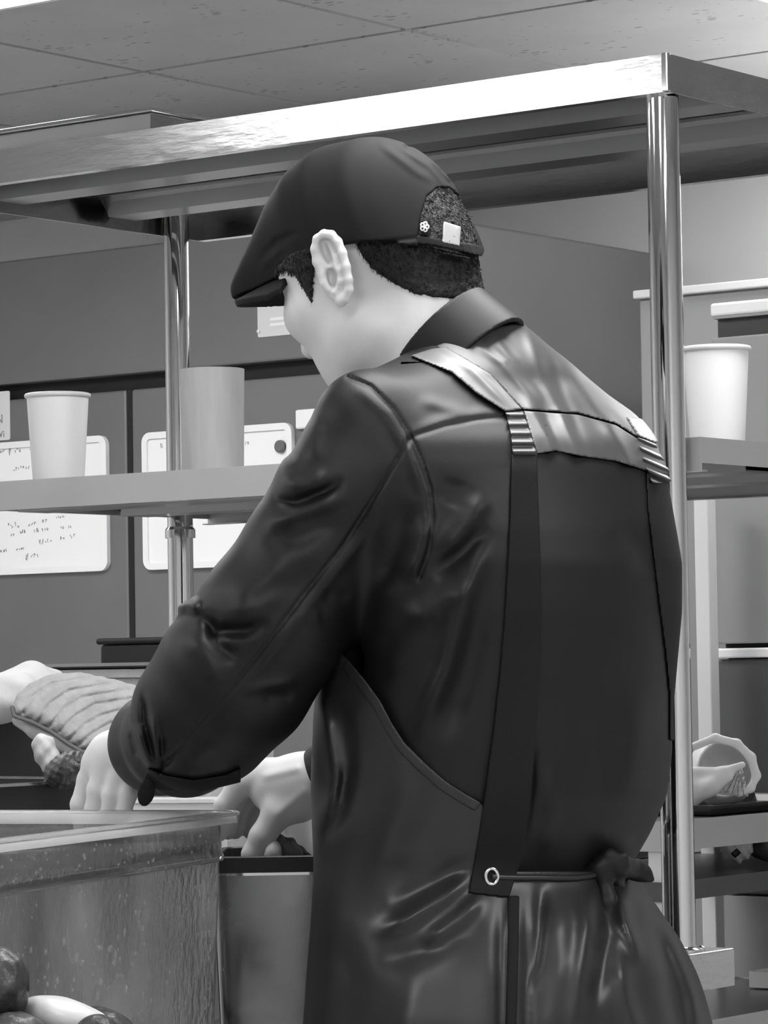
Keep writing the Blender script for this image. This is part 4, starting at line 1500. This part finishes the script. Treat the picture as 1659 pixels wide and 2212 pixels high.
# food in the bin
zf = zat(3.5)
blob('dumpling', 'small pale round piece of food by the thumb of the right hand', 'food', lambda X, Y, Z: ell(X, Y, Z, (588, 1842, zf - 20), (22, 30, 40)), (555, 1800, zf - 80), (620, 1885, zf + 40), 3, M['paleveg'])
def leaf_fn(X, Y, Z):
    d = chain(X, Y, Z, [(572, 1804, zf, 4), (600, 1818, zf - 10, 14), (632, 1840, zf - 20, 16), (655, 1858, zf - 20, 8)], 10)
    d = smin(d, chain(X, Y, Z, [(600, 1806, zf + 20, 4), (625, 1822, zf + 12, 12), (660, 1850, zf, 12)], 8), 6)
    return d - 1.5 * np.sin((X * .8 + Y * .5) / 4)
blob('leaf_cluster', 'dark crinkled leaf lying in the steel bin beside the right hand', 'leaf', leaf_fn, (560, 1785, zf - 60), (690, 1890, zf + 60), 2.5, M['leaf'])
gw = P(652, 1846, 3.56)
gl = thing('glass_cup', 'small clear glass cup between the right hand and the apron', 'glass', (gw[0], gw[1], BZ - .03))
hh = float(P(652, 1766, 3.56)[2]) - (BZ - .03)
obj('glass_wall', G().lathe([(.012, .0), (.014, .002), (.0165, hh * .3), (.019, hh), (.0175, hh), (.015, hh * .3), (.012, .006), (.0005, .006)], 28), M['glass'], gl, 50)
obj('glass_rim', G().tube([(.0182 * math.cos(a * math.pi / 16), .0182 * math.sin(a * math.pi / 16), hh) for a in range(32)], .0012, 8, True), M['glass'], gl, 60)

# counter behind
CT = .90
cn = thing('steel_counter', 'stainless steel counter between work table and shelving rack', 'counter', RK.w(0, 0, 0), GA)
obj('counter_top', G().box(-1.32, -.43, -.5, -.03, CT - .04, CT, .003), M['tabletop'], cn)
obj('cabinet_body', G().box(-1.3, -.45, -.47, -.05, .08, CT - .04), M['fridge_side'], cn)
for x in (-1.25, -.5):
    for y in (-.44, -.09):
        obj('foot', G().lathe([(.02, 0), (.02, .0801)], 18, (x, y, 0)), M['black'], cn, 40)


def rk_at(px, py, z):
    q = RK.hit(px, py, 2, z)
    return float(q[0]), float(q[1])


dp = thing('dark_pan', 'dark shallow pan with pale rim behind the clear container', 'pan', RK.w(-.86, -.36, CT), GA)
ph = .078
obj('pan_wall', ring_solid(-.27, .27, -.125, .125, .02, [(.006, ph - .002), (.01, ph - .002), (.02, .006), (.05, .004), (.05, .0005), (.014, .0005)]), M['black'], dp, 40)
obj('pan_floor', G().box(-.225, .225, -.08, .08, .0006, .004), M['black'], dp)
obj('pan_rim', ring_solid(-.27, .27, -.125, .125, .02, [(0, ph - .003), (0, ph), (.011, ph), (.011, ph - .003)]), M['rim'], dp, 40)
obj('pan_filling', G().box(-.245, .245, -.1, .1, .02, ph - .012, .004), M['brine'], dp)['kind'] = 'stuff'
wt = thing('white_tray', 'long white plastic tray edge under the cuff of the left sleeve', 'tray', (0, 0, 0), 0)
p0 = P(372, 1737, 3.58)
wt.location = (p0[0] - .0, p0[1] + .035, CT)
wt.rotation_euler = (0, 0, math.radians(-12))
hz = float(P(372, 1727, 3.58)[2]) - CT
obj('tray_wall', ring_solid(-.065, .055, -.03, .03, .008, [(0, hz - .004), (0, hz), (.004, hz), (.004, .004), (.01, .003), (.01, .0005), (.002, .0005), (.002, hz - .004)]), M['white'], wt, 40)
obj('tray_floor', G().box(-.056, .046, -.021, .021, .0005, .003), M['white'], wt)

D_b = 4.02
bw = P(0, 1608, D_b)
bb_ = RK.l(bw)
bo = thing('black_tub', 'black plastic tub under the white towel at the left edge', 'tub', RK.w(float(bb_[0]) - .05, float(bb_[1]) + .02, CT), GA)
bh = float(P(30, 1556, D_b)[2]) - CT
obj('tub_wall', ring_solid(-.12, .085, -.07, .07, .015, [(0, bh - .006), (0, bh), (.006, bh), (.012, .006), (.03, .004), (.03, .0005), (.01, .0005), (.004, bh - .006)]), M['black'], bo, 40)
obj('tub_floor', G().box(-.095, .06, -.045, .045, .0006, .004), M['black'], bo)

zt_ = zat(3.95)
def towel_fn(X, Y, Z):
    W = Z - zt_
    d = chain(X, Y, Z, [(-60, 1520, zt_ + 30, 44), (30, 1505, zt_ + 40, 46), (80, 1480, zt_ + 160, 34), (120, 1462, zt_ + 240, 14)], 40)
    d = smin(d, chain(X, Y, Z, [(-60, 1500, zt_ + 60, 40), (40, 1476, zt_ + 170, 28), (90, 1458, zt_ + 240, 14)], 40), 40)
    return d - 3 * np.sin((X + Y * .6) / 16) - 2 * np.sin((X * .4 - Y) / 9)
blob('white_towel', 'crumpled white towel lying over the black tub', 'towel', towel_fn, (-140, 1400, zt_ - 60), (160, 1580, zt_ + 330), 4, M['towel'])

zm_ = zat(3.86)
MITT = [(24, 1526), (38, 1500), (64, 1476), (110, 1456), (175, 1452), (250, 1468), (310, 1486), (330, 1530), (268, 1574), (236, 1600), (205, 1620), (178, 1622), (150, 1606), (110, 1578), (66, 1556), (30, 1544)]
RIBS = [([(50, 1540), (70, 1505), (110, 1478), (190, 1464)], 1), ([(84, 1556), (110, 1518), (150, 1492), (235, 1478)], 1), ([(108, 1568), (140, 1530), (180, 1506), (275, 1490)], 1), ([(130, 1580), (165, 1545), (205, 1522), (290, 1508)], 1), ([(150, 1596), (185, 1564), (220, 1545), (280, 1530)], 1), ([(172, 1608), (200, 1584), (240, 1562)], 1)]
def mitt_fn(X, Y, Z):
    zc = zm_ - (Y - 1540) * .9 + (X - 170) * .15
    p = poly2d(X, Y, MITT)
    r = 34
    d = np.sqrt(np.maximum(p + r, 0) ** 2 + ((Z - zc) * .75) ** 2) - r
    for pts, a in RIBS:
        d = d + 6.5 * np.exp(-polyline_d2(X, Y, pts) / 16)
    return d + 1.2 * np.sin(X / 5 + Y / 7) * np.sin(Y / 6)
mt = blob('oven_mitt', 'grey quilted oven mitt with stitched ribs behind the left hand', 'mitt', mitt_fn, (0, 1430, zm_ - 220), (345, 1650, zm_ + 220), 3.2, M['mitt'], pad=20)
def mittedge_fn(X, Y, Z):
    zc = zm_ - (Y - 1540) * .9 + (X - 170) * .15
    pts = [(26, 1528), (30, 1546), (66, 1558), (110, 1580), (150, 1608), (178, 1624), (205, 1622)]
    d = np.sqrt(polyline_d2(X, Y, pts) + (np.maximum(np.abs(Z - zc + 14) - 10, 0)) ** 2) - 4.5
    return d
sdf_obj('piping', mittedge_fn, (10, 1510, zm_ - 240), (225, 1645, zm_ + 120), 2.5, M['mitt_edge'], mt)
def mittun_fn(X, Y, Z):
    zc = zm_ - (Y - 1540) * .9 + (X - 170) * .15 + 8
    return chain(X, Y, Z, [(40, 1556, zm_ + 10, 14), (80, 1576, zm_ - 20, 20), (125, 1602, zm_ - 50, 18), (165, 1624, zm_ - 70, 12)], 14)
sdf_obj('mitt_lining', mittun_fn, (10, 1520, zm_ - 180), (200, 1660, zm_ + 80), 3, M['mitt_under'], mt)

zv = zat(3.74)
def root_fn(X, Y, Z):
    d = ell(X, Y, Z, (98, 1625, zv + 40), (26, 36, 50))
    d = smin(d, ell(X, Y, Z, (92, 1604, zv + 50), (20, 16, 36)), 16)
    d = smin(d, ell(X, Y, Z, (116, 1660, zv + 20), (22, 34, 45)), 18)
    d = smin(d, ell(X, Y, Z, (112, 1690, zv), (16, 20, 30)), 14)
    return d - 2.5 * np.sin(X / 6) * np.sin(Y / 7 + 1)
blob('ginger_root', 'pale knobbly root under the edge of the oven mitt', 'root', root_fn, (55, 1575, zv - 60), (155, 1725, zv + 120), 3, M['root'])
def dark_fn(X, Y, Z):
    cx_, cy_ = 150, 1664
    a = -.35
    p = (X - cx_) * math.cos(a) + (Y - cy_) * math.sin(a)
    q = -(X - cx_) * math.sin(a) + (Y - cy_) * math.cos(a)
    return ell(p, q, Z, (0, 0, zv - 50), (58, 40, 70)) - 1.6 * np.sin(p / 3.2) * np.sin(q / 3.6)
blob('dark_vegetable', 'dark rough-skinned vegetable beside the left hand', 'vegetable', dark_fn, (80, 1605, zv - 140), (225, 1725, zv + 40), 2.5, M['darkveg'])

# crate stack behind the sleeve
q0 = RK.l(P(280, 1440, 4.25))
cr = thing('grey_crate', 'pale grey crate behind the oven mitt', 'crate', RK.w(float(q0[0]) + .06, float(q0[1]) - .01, CT), GA)
chh = float(P(280, 1446, 4.25)[2]) - CT
obj('crate_wall', ring_solid(-.14, .14, -.075, .075, .015, [(0, chh - .01), (0, chh), (.005, chh), (.01, .006), (.03, .004), (.03, .0005), (.01, .0005), (.004, chh - .01)]), M['greycup'], cr, 40)
obj('crate_floor', G().box(-.115, .115, -.05, .05, .0006, .004), M['greycup'], cr)
tr = thing('steel_tray', 'thin steel tray lying across the pale grey crate', 'tray', RK.w(float(q0[0]) + .06, float(q0[1]) - .01, CT + chh + .0005), GA)
obj('tray_body', pan_mesh(-.13, .15, -.08, .08, .008, .006), M['rim'], tr)
kt = thing('black_box', 'small black lidded box standing on the steel tray', 'box', RK.w(float(q0[0]) + .065, float(q0[1]) - .01, CT + chh + .002), GA)
kh = float(P(280, 1379, 4.25)[2]) - (CT + chh + .002)
obj('box_body', G().box(-.062, .115, -.05, .05, 0, kh - .008, .004), M['black'], kt)
obj('lid', G().box(-.066, .119, -.054, .054, kh - .0078, kh, .003), M['black'], kt)

# vegetables in the near left corner
zn = zat(2.66)
nb_ = P(60, 2320, 2.9)
bk = thing('vegetable_tray', 'low black tray holding the vegetables in the near left corner', 'tray', TF.w(*(TF.l(P(90, 2290, 2.66))[:2]), TZ), TA)
th_ = .03
obj('tray_wall', ring_solid(-.08, .085, -.1, .1, .02, [(0, th_ - .004), (0, th_), (.004, th_), (.012, .005), (.03, .004), (.03, .0005), (.01, .0005), (.003, th_ - .004)]), M['black'], bk, 40)
obj('tray_floor', G().box(-.055, .06, -.075, .075, .0006, .004), M['black'], bk)


def veg(name, label, c, r, m, amp=3.0, s=9., rot=0.0):
    def fn(X, Y, Z):
        p = (X - c[0]) * math.cos(rot) + (Y - c[1]) * math.sin(rot)
        q = -(X - c[0]) * math.sin(rot) + (Y - c[1]) * math.cos(rot)
        return ell(p, q, Z, (0, 0, c[2]), r) - amp * np.sin(p / s) * np.sin(q / s + 1) * np.sin((Z - c[2]) / s * .7 + .5)
    R_ = max(r) + 14
    return blob(name, label, 'vegetable', fn, (c[0] - R_, c[1] - R_, c[2] - R_), (c[0] + R_, c[1] + R_, c[2] + R_), 4, m)


veg('mottled_vegetable', 'round mottled dark vegetable at the left edge of the frame', (2, 2128, zn), (62, 84, 80), M['mottled'], 4, 11)
veg('pale_vegetable', 'bright pale oblong vegetable in the near left corner', (150, 2205, zn + 40), (110, 46, 70), M['paleveg'], 1.5, 16, .32)
veg('dark_round_vegetable', 'dark round vegetable at the bottom edge below the pale one', (210, 2252, zn - 90), (56, 62, 60), M['darkveg'], 1.5, 12)
veg('dark_oblong_vegetable', 'dark oblong vegetable lying behind the pale one', (225, 2215, zn + 150), (70, 38, 60), M['mottled'], 2, 12, .3)
veg('dark_vegetable', 'dark vegetable below the mottled one at the lower left corner', (30, 2245, zn - 60), (80, 60, 70), M['mottled'], 3, 10)

# ------------------------------------------------------------------ things on the cart
za = zat(5.06)
M['plastic_bag'] = mat('white_bag', .7, .45, bump=.25, bscale=60)
M['bagdark'] = mat('bag_inside', .2, .6, var=.5, vscale=60)
M['blacktray'] = mat('black_tray', .02, .25)


def bag_fn(X, Y, Z):
    W = (Z - za)
    d = ell(X, Y, W, (1560, 1667, 40), (76, 75, 140))
    hol = ell(X, Y, W, (1568, 1660, -60), (58, 58, 170))
    d = smax(d, -hol, 6)
    d = smin(d, chain(X, Y, Z, [(1500, 1612, za - 50, 9), (1545, 1594, za - 70, 9), (1592, 1606, za - 70, 9), (1622, 1636, za - 70, 10), (1634, 1676, za - 70, 9), (1622, 1704, za - 80, 8), (1596, 1716, za - 80, 7)], 8), 8)
    return d
bg = blob('paper_bag', 'open white paper bag lying on the steel tray of the cart', 'bag', bag_fn, (1450, 1570, za - 140), (1660, 1770, za + 240), 4, M['plastic_bag'], lip=1.5, pad=30)
def flap_fn(X, Y, Z):
    d = chain(X, Y, Z, [(1500, 1668, za - 90, 12), (1560, 1668, za - 110, 11), (1604, 1652, za - 120, 7)], 10)
    d = smin(d, chain(X, Y, Z, [(1500, 1700, za - 90, 22), (1536, 1700, za - 112, 16), (1575, 1680, za - 118, 8)], 20), 20)
    return smin(d, chain(X, Y, Z, [(1500, 1722, za - 90, 20), (1522, 1716, za - 110, 10)], 20), 16)
sdf_obj('bag_flap', flap_fn, (1460, 1630, za - 160), (1625, 1770, za - 40), 3.5, M['plastic_bag'], bg)
def flute_fn(X, Y, Z):
    dx, dy = X - 1602, Y - 1652
    an = np.arctan2(dx, dy)
    r = np.sqrt(dx * dx + dy * dy)
    lim = np.maximum(r - 68 - 3 * np.cos(an * 34), np.abs(an + .38) - .62)
    w = np.abs(Z - (za - 105 + r * .35) - 7 * np.cos(an * 34)) - 4
    return np.maximum(lim * np.where(lim > 0, 1, 1), w)
fc = blob('fluted_paper_cups', 'pleated white paper baking cups inside the open bag', 'paper cup', flute_fn, (1540, 1640, za - 130), (1640, 1740, za - 50), 2.2, M['plastic_bag'], dense=True)
tb = CF.hit(1600, 1748, 0, -.12)
bt = thing('black_tray', 'flat black tray under the white paper bag on the cart', 'tray', CF.w(-.13, .38, CZ), GA)
obj('tray_body', pan_mesh(-.1, .1, -.2, .25, .014, .008, .002), M['blacktray'], bt)

zc_ = zat(5.08)
def pack_fn(X, Y, Z):
    d = ell(X, Y, Z, (1592, 1830, zc_), (34, 33, 60))
    d = smin(d, ell(X, Y, Z, (1575, 1824, zc_ - 10), (16, 22, 40)), 14)
    return d - 3 * np.sin(X / 7 + Y / 11) * np.sin(Y / 8) - 2 * np.sin(X / 4 - Y / 5)
pk = blob('crumpled_package', 'crumpled white package on the middle shelf of the cart', 'package', pack_fn, (1545, 1795, zc_ - 90), (1640, 1905, zc_ + 80), 3, M['plastic_bag'])
def patch_fn(X, Y, Z):
    return np.maximum(np.abs(pack_fn(X, Y, Z)) - 2.5, poly2d(X, Y, [(1578, 1844), (1592, 1832), (1602, 1842), (1588, 1854)]))
sdf_obj('package_mark', lambda X, Y, Z: np.maximum(patch_fn(X, Y, Z), Z - zc_), (1570, 1824, zc_ - 90), (1610, 1862, zc_), 2, M['black'], pk, dense=True)
blob('dark_bundle', 'dark rounded bundle beside the crumpled package on the cart', 'bundle', lambda X, Y, Z: ell(X, Y, Z, (1662, 1825, zc_ + 30), (44, 36, 70)) - 3 * np.sin(X / 9) * np.sin(Y / 8), (1600, 1790, zc_ - 80), (1725, 1915, zc_ + 130), 3.5, M['mottled'])

pb = thing('paper_box', 'open white box of ridged paper at the lower right corner', 'box', CF.w(0, 0, 0), GA)
q1 = CF.hit(1618, 2170, 0, -.06)
zb1 = zb_
yb1 = float(CF.hit(1616, 2150, 0, -.2)[1])
hb = float(CF.hit(1616, 2098, 0, -.2)[2])
obj('box_wall', ring_solid(-.2, -.05, yb1, yb1 + .11, .004, [(0, zb1 + .0005), (0, hb), (.003, hb), (.003, zb1 + .0005)]), M['paper'], pb)
obj('box_floor', G().box(-.197, -.053, yb1 + .003, yb1 + .107, zb1 + .0005, zb1 + .003), M['paper'], pb)
for k in range(9):
    y = yb1 + .012 + k * .0098
    obj('paper_sheet', G().box(-.19, -.06, y, y + .006, zb1 + .004, hb - .004), M['board'], pb)
